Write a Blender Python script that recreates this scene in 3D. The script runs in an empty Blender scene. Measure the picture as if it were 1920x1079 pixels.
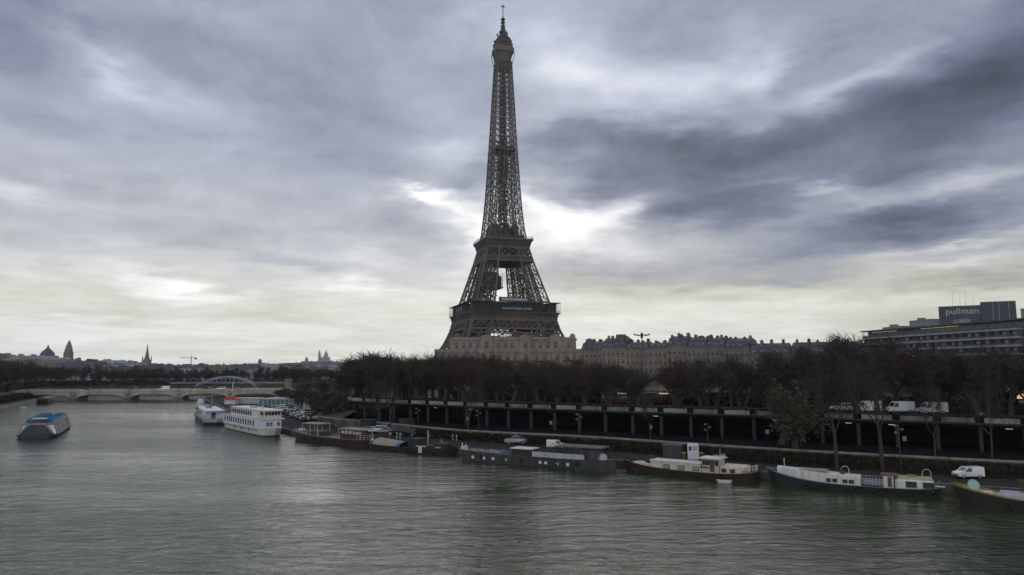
import bpy, bmesh, math, random
from math import sin, cos, pi, radians as R
from mathutils import Vector, Matrix

C = bpy.context.scene.collection
SC = bpy.context.scene

# ------------------------------------------------------------------ camera
CAM_Z = 17.0
PITCH = math.atan(150.5 / 1300.0)
cam_d = bpy.data.cameras.new('camera')
cam = bpy.data.objects.new('camera', cam_d)
C.objects.link(cam)
cam.location = (0, 0, CAM_Z)
cam.rotation_euler = (pi / 2 + PITCH, 0, 0)
cam_d.sensor_width = 36.0
cam_d.lens = 36.0 * 1300 / 1920
cam_d.clip_start = 0.5
cam_d.clip_end = 30000
SC.camera = cam
SC.view_settings.view_transform = 'Standard'
SC.view_settings.look = 'None'
SC.view_settings.exposure = 0.0
SC.view_settings.gamma = 1.0
SC.view_settings.use_curve_mapping = False
SC.cycles.use_denoising = True
SC.cycles.max_bounces = 6
SC.cycles.transparent_max_bounces = 8
SC.cycles.volume_bounces = 0

# ------------------------------------------------------------------ sky
SUN_EL, SUN_AZ = R(20.0), R(6.0)          # behind the bright break in the clouds, east of the viewing direction
world = bpy.data.worlds.new('World')
SC.world = world
world.use_nodes = True
NT = world.node_tree
for n in list(NT.nodes):
    NT.nodes.remove(n)


class NB:
    """tiny node builder"""
    def __init__(s, nt):
        s.nt = nt

    def n(s, typ, **kw):
        nd = s.nt.nodes.new(typ)
        for k, v in kw.items():
            setattr(nd, k, v)
        return nd

    def put(s, sock, v):
        if isinstance(v, bpy.types.NodeSocket):
            s.nt.links.new(v, sock)
        else:
            sock.default_value = v

    def m(s, op, a, b=0.0, c=0.0, clamp=False):
        nd = s.n('ShaderNodeMath', operation=op, use_clamp=clamp)
        s.put(nd.inputs[0], a)
        s.put(nd.inputs[1], b)
        if op in ('MULTIPLY_ADD', 'SMOOTH_MIN', 'COMPARE'):
            s.put(nd.inputs[2], c)
        return nd.outputs[0]

    def v(s, op, a, b=(0, 0, 0)):
        nd = s.n('ShaderNodeVectorMath', operation=op)
        s.put(nd.inputs[0], a)
        if op == 'SCALE':
            s.put(nd.inputs[3], b)
        else:
            s.put(nd.inputs[1], b)
        return nd.outputs['Value'] if op in ('DOT_PRODUCT', 'LENGTH') else nd.outputs[0]

    def xyz(s, a):
        nd = s.n('ShaderNodeSeparateXYZ')
        s.put(nd.inputs[0], a)
        return nd.outputs

    def comb(s, x, y, z=0.0):
        nd = s.n('ShaderNodeCombineXYZ')
        s.put(nd.inputs[0], x); s.put(nd.inputs[1], y); s.put(nd.inputs[2], z)
        return nd.outputs[0]

    def noise(s, vec, scale, detail=4.0, rough=0.5, color=False, dist=0.0):
        nd = s.n('ShaderNodeTexNoise')
        s.put(nd.inputs['Vector'], vec)
        nd.inputs['Scale'].default_value = scale
        nd.inputs['Detail'].default_value = detail
        nd.inputs['Roughness'].default_value = rough
        nd.inputs['Distortion'].default_value = dist
        return nd.outputs['Color' if color else 'Fac']

    def ramp(s, fac, stops, interp='LINEAR'):
        nd = s.n('ShaderNodeValToRGB')
        nd.color_ramp.interpolation = interp
        el = nd.color_ramp.elements
        while len(el) > 1:
            el.remove(el[-1])
        for i, (p, c) in enumerate(stops):
            e = el[0] if i == 0 else el.new(p)
            e.position = p
            e.color = (*c, 1) if not isinstance(c, float) else (c, c, c, 1)
        s.put(nd.inputs[0], fac)
        return nd.outputs[0]

    def mix(s, f, a, b, blend='MIX'):
        nd = s.n('ShaderNodeMix', data_type='RGBA', blend_type=blend)
        s.put(nd.inputs[0], f)
        s.put(nd.inputs[6], a if not isinstance(a, tuple) else (*a[:3], 1))
        s.put(nd.inputs[7], b if not isinstance(b, tuple) else (*b[:3], 1))
        return nd.outputs[2]


# cloud banks: azimuth, elevation, width, height (degrees), tilt, brighter (+) or darker (-)
CLOUD_BANKS = [
    (-37.9,23.1,7.53,2.24,-5,-0.07), (-31.5,21.6,4.03,1.05,-15,0.13), (-26.8,20.6,4.39,1.67,-20,0.06), 
    (-16.1,22.5,7.64,2.74,-25,-0.06), (-34.7,16.7,4.01,1.23,-12,-0.03), (-22.1,18.2,5.09,1.18,0,0.03), 
    (-14.2,17.8,7.69,2.47,-10,-0.05), (-19.6,25.5,6.58,1.49,-25,0.04), (-37.1,12.0,2.59,1.05,-15,0.1), 
    (-32.6,13.4,6.42,1.10,0,-0.04), (-25.5,9.5,6.20,0.99,0,-0.06), (-17.5,15.1,6.17,1.85,-5,-0.02), (-4.5,17.4,4.06,1.27,5,0.11), 
    (-9.8,11.7,3.05,1.08,-10,-0.08), (-2.5,15.1,2.70,0.95,0,-0.1), (-7.2,13.8,2.44,0.60,-8,0.34), (-10.0,14.6,1.31,0.43,-15,0.12), 
    (-3.6,11.8,2.68,1.53,-30,0.2), (5.6,11.6,4.22,1.83,-8,0.33), (1.8,13.8,3.15,0.87,-10,0.15), (9.4,12.6,1.31,1.51,0,0.12), 
    (3.6,9.6,4.89,0.88,5,0.07), (-0.9,11.0,2.69,1.75,0,0.13), (-26.7,5.9,3.90,0.71,-10,0.12), (-11.4,6.2,5.54,0.78,-3,0.15), 
    (-17.3,8.0,4.87,0.59,-5,-0.06), (-32.0,3.7,6.04,0.52,2,-0.07), (-13.1,9.0,3.38,0.60,-8,0.08), (-22.7,5.5,6.04,0.49,0,0.05), 
    (-2.7,6.6,2.66,1.32,0,0.08), (-32.9,2.6,8.09,1.03,2,0.05), (-35.0,6.7,6.58,0.72,-4,0.04), (-17.1,3.8,7.26,0.42,0,-0.04), 
    (-17.0,1.5,3.61,0.29,4,-0.03), (6.4,24.7,6.83,2.37,-10,0.16), (14.8,22.6,6.44,2.36,10,0.14), (21.5,23.0,2.39,1.70,30,0.14), 
    (0.9,24.5,4.15,3.19,0,0.03), (15.4,25.6,4.30,1.52,-20,-0.02), (25.5,24.6,6.79,1.08,30,-0.03), (28.7,21.4,5.32,1.08,14,0.12), 
    (5.9,20.3,4.97,1.24,0,0.05), (23.4,20.2,4.25,0.99,20,0.04), (9.9,17.6,7.93,1.59,-3,-0.12), (21.3,17.7,9.88,2.17,5,-0.17), 
    (32.2,17.3,8.50,2.70,10,-0.14), (37.1,20.0,4.10,2.33,10,-0.15), (37.4,23.9,4.70,1.92,15,-0.1), (2.3,18.1,2.72,1.27,0,-0.05), 
    (7.6,15.0,3.99,0.94,8,-0.12), (17.0,12.8,7.81,2.08,-3,-0.19), (12.4,12.4,3.43,1.53,20,-0.12), (30.3,13.7,14.16,8.62,0,-0.07), 
    (8.5,16.9,11.53,2.53,-4,-0.06), (11.1,11.2,2.16,0.95,0,-0.06), (25.3,13.6,1.48,0.39,4,0.14), (20.3,14.2,4.37,0.49,3,0.06), 
    (33.5,12.7,4.71,0.65,5,0.1), (23.0,12.0,3.43,0.56,15,0.04), (27.4,12.3,2.13,0.85,0,0.06), (33.3,10.3,8.14,1.83,3,-0.17), 
    (26.6,9.8,7.16,1.57,10,-0.16), (28.6,14.7,6.98,0.76,0,-0.1), (18.9,9.2,6.39,1.08,15,-0.06), (32.9,8.4,4.41,0.33,6,0.14), 
    (32.2,7.1,4.14,0.45,4,0.12), (34.3,5.8,5.15,0.51,0,-0.1), (12.3,7.3,8.06,1.03,-4,-0.09), (22.0,6.9,5.73,0.74,3,-0.08), 
    (5.3,7.4,5.73,0.70,-4,-0.05), (34.7,2.5,5.96,1.80,0,-0.13), (27.9,2.7,4.12,1.94,0,-0.05), (7.0,5.4,4.80,0.44,0,0.05), 
    (22.6,4.9,7.54,0.49,0,0.04), (14.7,3.8,6.19,1.70,0,0.02), (17.9,2.1,2.39,0.83,0,-0.05), 
]


def build_sky():
    w = NB(NT)
    geo = w.n('ShaderNodeTexCoord').outputs['Generated']
    x, y, z = w.xyz(geo)
    zc = w.m('MAXIMUM', z, 0.0)
    # position on the cloud ceiling seen from below
    inv = w.m('DIVIDE', 1.0, w.m('ADD', zc, 0.085))
    plane = w.comb(w.m('MULTIPLY', x, inv), w.m('MULTIPLY', y, inv), 0.0)
    az = w.m('MULTIPLY', w.m('ARCTAN2', x, y), 180 / pi)
    el = w.m('MULTIPLY', w.m('ARCSINE', z), 180 / pi)
    wn = w.v('SUBTRACT', w.noise(plane, 1.6, 6, 0.6, color=True), (0.5, 0.5, 0.5))
    wsc = w.m('MULTIPLY_ADD', w.m('MINIMUM', w.m('MAXIMUM', el, 0.0), 25.0), 0.045, 0.12)
    wn = w.xyz(w.v('SCALE', wn, wsc))
    aw = w.m('MULTIPLY_ADD', wn[0], 16.0, az)
    ew = w.m('MULTIPLY_ADD', wn[1], 9.0, el)
    p = w.comb(aw, ew, 0.0)
    # slow change with elevation
    e1 = w.m('DIVIDE', w.m('MAXIMUM', ew, 0.0), 90.0)
    V = w.ramp(e1, [(0.0, 0.88), (0.03, 0.90), (0.07, 0.80), (0.12, 0.725), (0.20, 0.675), (0.28, 0.635), (0.5, 0.60), (1.0, 0.55)])
    puff = w.m('SUBTRACT', w.noise(w.comb(w.m('MULTIPLY', az, 0.085), w.m('MULTIPLY', el, 0.15), 0.0), 1.6, 9, 0.6, dist=0.5), 0.5)
    V = w.m('MULTIPLY_ADD', w.m('MULTIPLY', puff, w.m('MULTIPLY', el, 0.11, clamp=True)), 0.20, V)
    for (a, e, rx, ry, ang, amp) in CLOUD_BANKS:
        mp = w.n('ShaderNodeMapping', vector_type='TEXTURE')
        w.put(mp.inputs['Vector'], p)
        mp.inputs['Location'].default_value = (a, e, 0)
        mp.inputs['Rotation'].default_value = (0, 0, R(ang))
        mp.inputs['Scale'].default_value = (rx, ry, 1)
        d = w.v('DOT_PRODUCT', mp.outputs[0], mp.outputs[0])
        V = w.m('MULTIPLY_ADD', w.m('POWER', 0.3679, d), amp, V)
    # billows
    n1 = w.m('SUBTRACT', w.noise(plane, 0.9, 8, 0.58, dist=0.3), 0.5)
    n2 = w.m('SUBTRACT', w.noise(w.v('MULTIPLY', plane, (2.6, 3.2, 1)), 1.3, 8, 0.55, dist=0.4), 0.5)
    V = w.m('MULTIPLY_ADD', n1, 0.24, V)
    V = w.m('MULTIPLY_ADD', n2, 0.10, V)
    # behind the viewer the cover is thinner and brighter
    back = w.m('MAXIMUM', w.m('MULTIPLY', y, -1.0), 0.0)
    V = w.m('MULTIPLY_ADD', w.m('POWER', back, 0.7), 0.20, V)
    V = w.m('MULTIPLY_ADD', w.m('SUBTRACT', V, 0.68), 1.18, 0.725)
    V = w.m('MINIMUM', w.m('MAXIMUM', V, 0.30), 1.10)
    L = w.m('POWER', V, 2.25)
    tint_low = w.ramp(e1, [(0.0, (1.0, 0.98, 0.78)), (0.06, (1.0, 0.985, 0.84)), (0.09, (0.955, 0.98, 1.03)), (0.2, (0.90, 0.98, 1.18))])
    cool = w.mix(w.m('MULTIPLY', w.m('SUBTRACT', 0.74, V, clamp=True), 3.5, clamp=True), tint_low, (0.815, 0.965, 1.40))
    tint = w.mix(w.m('MULTIPLY', w.m('SUBTRACT', V, 0.80, clamp=True), 4.0, clamp=True), cool, (1.0, 1.0, 0.98))
    cloud = w.v('SCALE', tint, w.m('MULTIPLY', L, 10.0))
    sky = w.n('ShaderNodeTexSky', sky_type='NISHITA', sun_disc=False)
    sky.sun_elevation = SUN_EL
    sky.sun_rotation = SUN_AZ
    col = w.mix(0.985, sky.outputs[0], cloud)
    bg = w.n('ShaderNodeBackground')
    w.put(bg.inputs[0], col)
    bg.inputs[1].default_value = 0.1
    out = w.n('ShaderNodeOutputWorld')
    NT.links.new(bg.outputs[0], out.inputs[0])


build_sky()
world.cycles.sampling_method = 'MANUAL'
world.cycles.sample_map_resolution = 512

sun_d = bpy.data.lights.new('sun', 'SUN')
sun_d.energy = 0.5
sun_d.angle = R(50)
sun_d.color = (1.0, 0.95, 0.88)
sun = bpy.data.objects.new('sun', sun_d)
C.objects.link(sun)
sun.location = (60, 300, 150)
sun.rotation_euler = Vector((sin(SUN_AZ) * cos(SUN_EL), cos(SUN_AZ) * cos(SUN_EL), sin(SUN_EL))).to_track_quat('Z', 'Y').to_euler()

# ------------------------------------------------------------------ helpers
rnd = random.Random(7)


def gp(px, py, z=0.0):
    """point of height z seen in direction (px,py): used once to measure the place"""
    u = (px - 960) / 1300; v = (539.5 - py) / 1300
    x, y, zz = u, cos(PITCH) - v * sin(PITCH), sin(PITCH) + v * cos(PITCH)
    k = (z - CAM_Z) / zz
    return Vector((x * k, y * k, z))


class MB:
    """collects faces of one mesh"""
    def __init__(s):
        s.v = []; s.f = []; s.m = []; s.sm = []

    def add(s, vs, fs, m=0, smooth=False):
        o = len(s.v)
        s.v += [tuple(p) for p in vs]
        for f in fs:
            s.f.append(tuple(i + o for i in f)); s.m.append(m); s.sm.append(smooth)
        return s

    def box(s, x0, x1, y0, y1, z0, z1, m=0, bev=0.0):
        if bev <= 0:
            vs = [(x, y, z) for z in (z0, z1) for (x, y) in ((x0, y0), (x1, y0), (x1, y1), (x0, y1))]
            return s.add(vs, [(3, 2, 1, 0), (4, 5, 6, 7), (0, 1, 5, 4), (1, 2, 6, 5), (2, 3, 7, 6), (3, 0, 4, 7)], m)
        b = bev
        ring = [(x0 + b, y0), (x1 - b, y0), (x1, y0 + b), (x1, y1 - b), (x1 - b, y1), (x0 + b, y1), (x0, y1 - b), (x0, y0 + b)]
        cx, cy = (x0 + x1) / 2, (y0 + y1) / 2
        kx = 1 - 2 * b / max(x1 - x0, 1e-6); ky = 1 - 2 * b / max(y1 - y0, 1e-6)
        top = [(cx + (x - cx) * kx, cy + (y - cy) * ky, z1) for x, y in ring]
        vs = [(x, y, z0) for x, y in ring] + [(x, y, z1 - b) for x, y in ring] + top
        fs = [tuple(range(7, -1, -1)), tuple(range(16, 24))]
        for r in (0, 8):
            for i in range(8):
                j = (i + 1) % 8
                fs.append((r + i, r + j, r + 8 + j, r + 8 + i))
        return s.add(vs, fs, m)

    def beam(s, a, b, w, h=None, m=0):
        a = Vector(a); b = Vector(b); h = h or w
        d = (b - a)
        if d.length < 1e-6:
            return s
        d.normalize()
        up = Vector((0, 0, 1)) if abs(d.z) < 0.95 else Vector((0, 1, 0))
        x = d.cross(up).normalized(); y = x.cross(d)
        x *= w / 2; y *= h / 2
        vs = [p + q for p in (a, b) for q in (-x - y, x - y, x + y, -x + y)]
        return s.add(vs, [(0, 1, 5, 4), (1, 2, 6, 5), (2, 3, 7, 6), (3, 0, 4, 7), (3, 2, 1, 0), (4, 5, 6, 7)], m)

    def tube(s, pts, rads, n=8, m=0, smooth=True, caps=True):
        pts = [Vector(p) for p in pts]
        if not isinstance(rads, (list, tuple)):
            rads = [rads] * len(pts)
        vs = []
        for i, p in enumerate(pts):
            d = (pts[min(i + 1, len(pts) - 1)] - pts[max(i - 1, 0)]).normalized()
            up = Vector((0, 0, 1)) if abs(d.z) < 0.9 else Vector((0, 1, 0))
            x = d.cross(up).normalized(); y = x.cross(d)
            for k in range(n):
                a = 2 * pi * k / n
                vs.append(p + (x * cos(a) + y * sin(a)) * rads[i])
        fs = []
        for i in range(len(pts) - 1):
            for k in range(n):
                j = (k + 1) % n
                fs.append((i * n + k, i * n + j, (i + 1) * n + j, (i + 1) * n + k))
        s.add(vs, fs, m, smooth)
        if caps:
            o = len(s.v) - len(vs)
            s.f.append(tuple(o + k for k in range(n - 1, -1, -1))); s.m.append(m); s.sm.append(False)
            s.f.append(tuple(o + (len(pts) - 1) * n + k for k in range(n))); s.m.append(m); s.sm.append(False)
        return s

    def lathe(s, prof, n=16, c=(0, 0, 0), m=0, smooth=True):
        vs = []
        for (r, z) in prof:
            for k in range(n):
                a = 2 * pi * k / n
                vs.append((c[0] + r * cos(a), c[1] + r * sin(a), c[2] + z))
        fs = []
        for i in range(len(prof) - 1):
            for k in range(n):
                j = (k + 1) % n
                fs.append((i * n + k, i * n + j, (i + 1) * n + j, (i + 1) * n + k))
        return s.add(vs, fs, m, smooth)

    def prism(s, outline, z0, z1, m=0):
        n = len(outline)
        vs = [(x, y, z0) for x, y in outline] + [(x, y, z1) for x, y in outline]
        return s.add(vs, [tuple(range(n - 1, -1, -1)), tuple(range(n, 2 * n))] + [(i, (i + 1) % n, n + (i + 1) % n, n + i) for i in range(n)], m)

    def extr(s, prof, y0, y1, m=0):
        """outline in x-z, extruded along y"""
        n = len(prof)
        vs = [(x, y0, z) for x, z in prof] + [(x, y1, z) for x, z in prof]
        return s.add(vs, [tuple(range(n)), tuple(range(2 * n - 1, n - 1, -1))] + [(n + i, n + (i + 1) % n, (i + 1) % n, i) for i in range(n)], m)

    def grid(s, rows, m=0, smooth=False):
        """rows: list of equally long point lists"""
        n = len(rows[0])
        vs = [p for r in rows for p in r]
        fs = [(i * n + k, i * n + k + 1, (i + 1) * n + k + 1, (i + 1) * n + k) for i in range(len(rows) - 1) for k in range(n - 1)]
        return s.add(vs, fs, m, smooth)

    def build(s, name, mats, parent=None, loc=None, rz=0.0, label=None):
        me = bpy.data.meshes.new(name)
        me.from_pydata(s.v, [], s.f)
        mats = mats if isinstance(mats, (list, tuple)) else [mats]
        for mt in mats:
            me.materials.append(mt)
        if any(s.m):
            me.polygons.foreach_set('material_index', s.m)
        if any(s.sm):
            me.polygons.foreach_set('use_smooth', s.sm)
        me.update()
        o = bpy.data.objects.new(name, me)
        C.objects.link(o)
        if parent is not None:
            o.parent = parent
        if loc is not None:
            o.location = loc
        o.rotation_euler = (0, 0, rz)
        if label:
            o['label'] = label
        return o


def tag(o, label=None, cat=None, group=None, kind=None):
    if label: o['label'] = label
    if cat: o['category'] = cat
    if group: o['group'] = group
    if kind: o['kind'] = kind
    return o


def thing(name, label, cat, loc=(0, 0, 0), rz=0.0, group=None, scale=None):
    o = bpy.data.objects.new(name, None)
    o.empty_display_size = 0.5
    C.objects.link(o)
    o.location = loc; o.rotation_euler = (0, 0, rz)
    if scale: o.scale = scale
    return tag(o, label, cat, group)


KIDS = {}


def copy_tree(o, loc=None, rz=None, label=None, group=None, scale=None, swap=None, parent=None):
    c = o.copy(); C.objects.link(c)
    if parent is not None: c.parent = parent
    if loc is not None: c.location = loc
    if rz is not None: c.rotation_euler = (0, 0, rz)
    if scale is not None: c.scale = scale
    if label: c['label'] = label
    if group: c['group'] = group
    if swap and c.type == 'MESH':
        for i, sl in enumerate(c.material_slots):
            if sl.material in swap:
                new = swap[sl.material]
                sl.link = 'OBJECT'; sl.material = new
    for ch in list(o.children):
        copy_tree(ch, parent=c, swap=swap)
    return c


def recolor(o, swap):
    if o.type == 'MESH':
        for sl in o.material_slots:
            if sl.material in swap:
                new = swap[sl.material]
                sl.link = 'OBJECT'; sl.material = new
    for ch in o.children:
        recolor(ch, swap)


# ------------------------------------------------------------------ materials
def mat(name, col, rough=0.7, metal=0.0, var=0.18, scale=2.0, bump=0.0, bscale=12.0, emit=None, estr=1.0, col2=None, spec=0.5, streak=False):
    mt = bpy.data.materials.new(name)
    mt.use_nodes = True
    nt = mt.node_tree
    b = nt.nodes['Principled BSDF']
    w = NB(nt)
    b.inputs['Roughness'].default_value = rough
    b.inputs['Metallic'].default_value = metal
    b.inputs['Specular IOR Level'].default_value = spec
    tc = w.n('ShaderNodeTexCoord').outputs['Object']
    if var > 0 or col2:
        vec = tc
        if streak:
            vec = w.v('MULTIPLY', tc, (1, 1, 0.12))
        f = w.noise(vec, scale, 5, 0.6)
        f = w.ramp(f, [(0.3, 0.0), (0.7, 1.0)])
        c2 = col2 if col2 else tuple(max(0, c * (1 - 2.2 * var)) for c in col)
        c1 = col if col2 else tuple(min(1, c * (1 + var)) for c in col)
        w.put(b.inputs['Base Color'], w.mix(f, c1, c2))
    else:
        b.inputs['Base Color'].default_value = (*col, 1)
    if bump > 0:
        bn = w.n('ShaderNodeBump')
        bn.inputs['Strength'].default_value = bump
        bn.inputs['Distance'].default_value = 0.05
        w.put(bn.inputs['Height'], w.noise(tc, bscale, 4, 0.6))
        w.put(b.inputs['Normal'], bn.outputs[0])
    if emit:
        b.inputs['Emission Color'].default_value = (*emit, 1)
        b.inputs['Emission Strength'].default_value = estr
    return mt


M = {}
M['bridge_stone'] = mat('bridge_limestone', (0.46, 0.42, 0.34), 0.9, var=0.2, scale=0.35, bump=0.3, bscale=3, streak=True)
M['stone'] = mat('limestone', (0.27, 0.23, 0.185), 0.9, var=0.2, scale=0.35, bump=0.3, bscale=3, streak=True)
M['stone_far'] = mat('pale_render', (0.285, 0.24, 0.195), 0.9, var=0.15, scale=0.12)
M['stone_warm'] = mat('warm_stone', (0.28, 0.225, 0.19), 0.9, var=0.2, scale=0.2, streak=True)
M['stone_grey'] = mat('grey_stone', (0.22, 0.205, 0.18), 0.9, var=0.25, scale=0.5, bump=0.4, bscale=4, streak=True)
M['coping'] = mat('coping_stone', (0.27, 0.25, 0.21), 0.9, var=0.25, scale=0.8, bump=0.3, bscale=4)
M['wall_old'] = mat('old_wall', (0.17, 0.14, 0.11), 1.0, spec=0.1, scale=0.5, col2=(0.06, 0.055, 0.045), bump=0.5, bscale=3, streak=True)
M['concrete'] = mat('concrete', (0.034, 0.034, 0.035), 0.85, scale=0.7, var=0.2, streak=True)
M['panel'] = mat('parapet_panel', (0.36, 0.35, 0.335), 0.9, scale=0.9, col2=(0.15, 0.145, 0.14), streak=True)
M['panel_dirty'] = mat('parapet_panel_worn', (0.24, 0.23, 0.21), 0.8, scale=1.2, col2=(0.06, 0.06, 0.055), streak=True)
M['dark_wall'] = mat('near_black_wall', (0.011, 0.012, 0.014), 1.0, scale=0.4, var=0.3, spec=0.05)  # one near-black tone for gallery floor, back wall, slab underside, posts and shop walls
M['asphalt'] = mat('asphalt', (0.05, 0.05, 0.052), 0.95, spec=0.15, scale=0.3, var=0.25, bump=0.2, bscale=20)
M['quay'] = mat('quay_paving', (0.036, 0.034, 0.031), 0.95, spec=0.15, scale=0.25, col2=(0.025, 0.025, 0.024), bump=0.3, bscale=8)
M['quay_light'] = mat('quay_lot', (0.16, 0.155, 0.15), 0.8, scale=0.2, var=0.2)
M['grass'] = mat('lawn', (0.05, 0.085, 0.03), 0.95, scale=0.5, col2=(0.03, 0.05, 0.02), bump=0.5, bscale=6)
M['earth'] = mat('park_ground', (0.05, 0.047, 0.036), 0.95, scale=0.15, col2=(0.028, 0.034, 0.018), bump=0.4, bscale=3)
M['far_ground'] = mat('city_ground', (0.035, 0.036, 0.03), 0.95, scale=0.01, col2=(0.02, 0.026, 0.016))
M['hedge'] = mat('clipped_hedge', (0.022, 0.03, 0.015), 0.95, scale=1.5, var=0.3)
M['bark'] = mat('bark', (0.075, 0.066, 0.054), 0.95, scale=1.5, col2=(0.03, 0.026, 0.022), streak=True)
M['twig'] = mat('twigs', (0.076, 0.062, 0.050), 1.0, spec=0.1, scale=0.25, col2=(0.045, 0.036, 0.029))
M['twig_red'] = mat('reddish_twigs', (0.080, 0.058, 0.047), 1.0, spec=0.1, scale=0.25, col2=(0.05, 0.034, 0.028))
M['twig_grey'] = mat('grey_twigs', (0.074, 0.066, 0.058), 1.0, spec=0.1, scale=0.25, col2=(0.045, 0.04, 0.035))
M['bud'] = mat('spring_leaves', (0.10, 0.105, 0.052), 0.9, scale=0.4, col2=(0.055, 0.06, 0.03))
M['shrub'] = mat('shrub_leaves', (0.03, 0.036, 0.02), 0.9, scale=0.8, col2=(0.018, 0.022, 0.012))
M['ivy'] = mat('bank_growth', (0.034, 0.034, 0.022), 1.0, spec=0.1, scale=0.6, col2=(0.03, 0.022, 0.015))
M['iron'] = mat('painted_iron', (0.108, 0.092, 0.080), 0.65, scale=0.05, var=0.2)
M['iron_red'] = mat('painted_iron_frieze', (0.135, 0.102, 0.085), 0.65, scale=0.05, var=0.2)
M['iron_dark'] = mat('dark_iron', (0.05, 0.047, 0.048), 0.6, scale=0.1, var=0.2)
M['iron_glass'] = mat('dark_glazing', (0.022, 0.024, 0.028), 0.5, var=0.1, spec=0.25)
M['slate'] = mat('slate', (0.075, 0.08, 0.095), 0.6, scale=0.3, var=0.25, bump=0.3)
M['zinc'] = mat('zinc', (0.24, 0.26, 0.29), 0.5, scale=0.3, var=0.15)
M['chimney'] = mat('chimney_brick', (0.15, 0.095, 0.075), 0.9, scale=0.6, var=0.2)
M['pane'] = mat('window_pane', (0.022, 0.025, 0.03), 0.15, var=0.0)
M['white'] = mat('white_paint', (0.74, 0.73, 0.69), 0.45, scale=1.6, col2=(0.52, 0.49, 0.43), streak=True)
M['white_cool'] = mat('cool_white_paint', (0.66, 0.68, 0.74), 0.4, scale=0.6, var=0.07, streak=True)
M['cream'] = mat('cream_paint', (0.66, 0.61, 0.49), 0.5, scale=1.6, col2=(0.46, 0.41, 0.32), streak=True)
M['grey_paint'] = mat('grey_paint', (0.25, 0.26, 0.275), 0.5, scale=0.8, var=0.12)
M['light_grey'] = mat('light_grey_paint', (0.44, 0.45, 0.47), 0.5, scale=0.8, var=0.12, streak=True)
M['hull_black'] = mat('black_hull', (0.015, 0.015, 0.017), 0.6, scale=1.4, col2=(0.040, 0.030, 0.024), streak=True)
M['hull_grey'] = mat('charcoal_hull', (0.065, 0.062, 0.064), 0.55, scale=0.8, var=0.25, streak=True)
M['hull_green'] = mat('dark_green_hull', (0.013, 0.033, 0.030), 0.5, scale=0.8, var=0.25, streak=True)
M['hull_red'] = mat('oxblood_hull', (0.065, 0.012, 0.013), 0.5, scale=1.0, var=0.25)
M['hull_brown'] = mat('brown_hull', (0.028, 0.02, 0.019), 0.6, scale=0.3, col2=(0.05, 0.015, 0.016))
M['hull_navy'] = mat('navy_hull', (0.025, 0.035, 0.06), 0.5, scale=1.0, var=0.2)
M['roof_yellow'] = mat('faded_yellow_paint', (0.40, 0.36, 0.20), 0.6, scale=1.0, var=0.15)
M['yellow'] = mat('yellow_paint', (0.30, 0.235, 0.045), 0.5, scale=1.0, var=0.15)
M['bus_red'] = mat('bus_red_paint', (0.16, 0.014, 0.012), 0.5, var=0.12)
M['red'] = mat('red_paint', (0.42, 0.025, 0.022), 0.5, scale=1.0, var=0.12)
M['red_dark'] = mat('dark_red_paint', (0.09, 0.016, 0.014), 0.5, scale=1.0, var=0.12)
M['wood'] = mat('varnished_wood', (0.14, 0.055, 0.03), 0.5, scale=3.0, var=0.3)
M['deck'] = mat('deck_boards', (0.22, 0.19, 0.15), 0.8, scale=1.2, var=0.2)
M['tan'] = mat('tan_canvas', (0.34, 0.29, 0.22), 0.85, scale=1.2, var=0.12)
M['blue_tarp'] = mat('blue_canvas', (0.10, 0.16, 0.30), 0.7, scale=1.2, var=0.15)
M['seat_blue'] = mat('blue_seats', (0.025, 0.17, 0.30), 0.6, scale=1.0, var=0.15)
M['tarp_dark'] = mat('dark_canvas', (0.03, 0.032, 0.035), 0.8, scale=1.2, var=0.2)
M['olive'] = mat('olive_roof', (0.13, 0.13, 0.10), 0.85, scale=1.0, var=0.2)
M['glass_boat'] = mat('boat_glazing', (0.46, 0.50, 0.46), 0.12, scale=0.4, var=0.15)
M['green_dish'] = mat('pale_green_paint', (0.30, 0.46, 0.38), 0.5, var=0.05)
M['tyre'] = mat('rubber', (0.02, 0.02, 0.02), 0.9, var=0.0)
M['rim'] = mat('alloy', (0.45, 0.46, 0.48), 0.35, metal=0.6, var=0.0)
M['headlamp'] = mat('headlamp_glass', (0.7, 0.7, 0.68), 0.2, var=0.0)
M['taillamp'] = mat('taillamp_glass', (0.35, 0.02, 0.02), 0.3, var=0.0)
M['post_grey'] = mat('dull_post', (0.05, 0.05, 0.05), 0.6, var=0.1)
M['steel_blue'] = mat('steel_blue_paint', (0.30, 0.33, 0.37), 0.5, scale=0.3, var=0.12)
M['teal'] = mat('teal_glass', (0.13, 0.20, 0.23), 0.25, scale=0.5, var=0.2)
M['hotel_glass'] = mat('hotel_glass', (0.05, 0.058, 0.07), 0.2, scale=0.3, var=0.3)
M['hotel_slab'] = mat('hotel_slab', (0.36, 0.37, 0.38), 0.7, scale=0.3, var=0.15)
M['hotel_wall'] = mat('hotel_wall', (0.10, 0.105, 0.115), 0.7, scale=0.3, var=0.2)
M['sign_blue'] = mat('sign_navy', (0.035, 0.052, 0.072), 0.4, scale=0.4, var=0.12)
M['lamp'] = mat('lit_lamp', (0.9, 0.9, 0.85), 0.4, var=0, emit=(1.0, 0.96, 0.85), estr=0.8)
M['lamp_warm'] = mat('lit_warm_lamp', (0.9, 0.7, 0.4), 0.4, var=0, emit=(1.0, 0.72, 0.38), estr=0.55)
M['lamp_red'] = mat('lit_red_lamp', (0.9, 0.2, 0.1), 0.4, var=0, emit=(1.0, 0.25, 0.1), estr=1.0)
M['globe'] = mat('lamp_globe', (0.22, 0.22, 0.21), 0.4, var=0)
M['skin'] = mat('skin', (0.35, 0.2, 0.14), 0.6, var=0)
M['cloth_red'] = mat('red_cloth', (0.40, 0.03, 0.03), 0.9, var=0)
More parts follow.
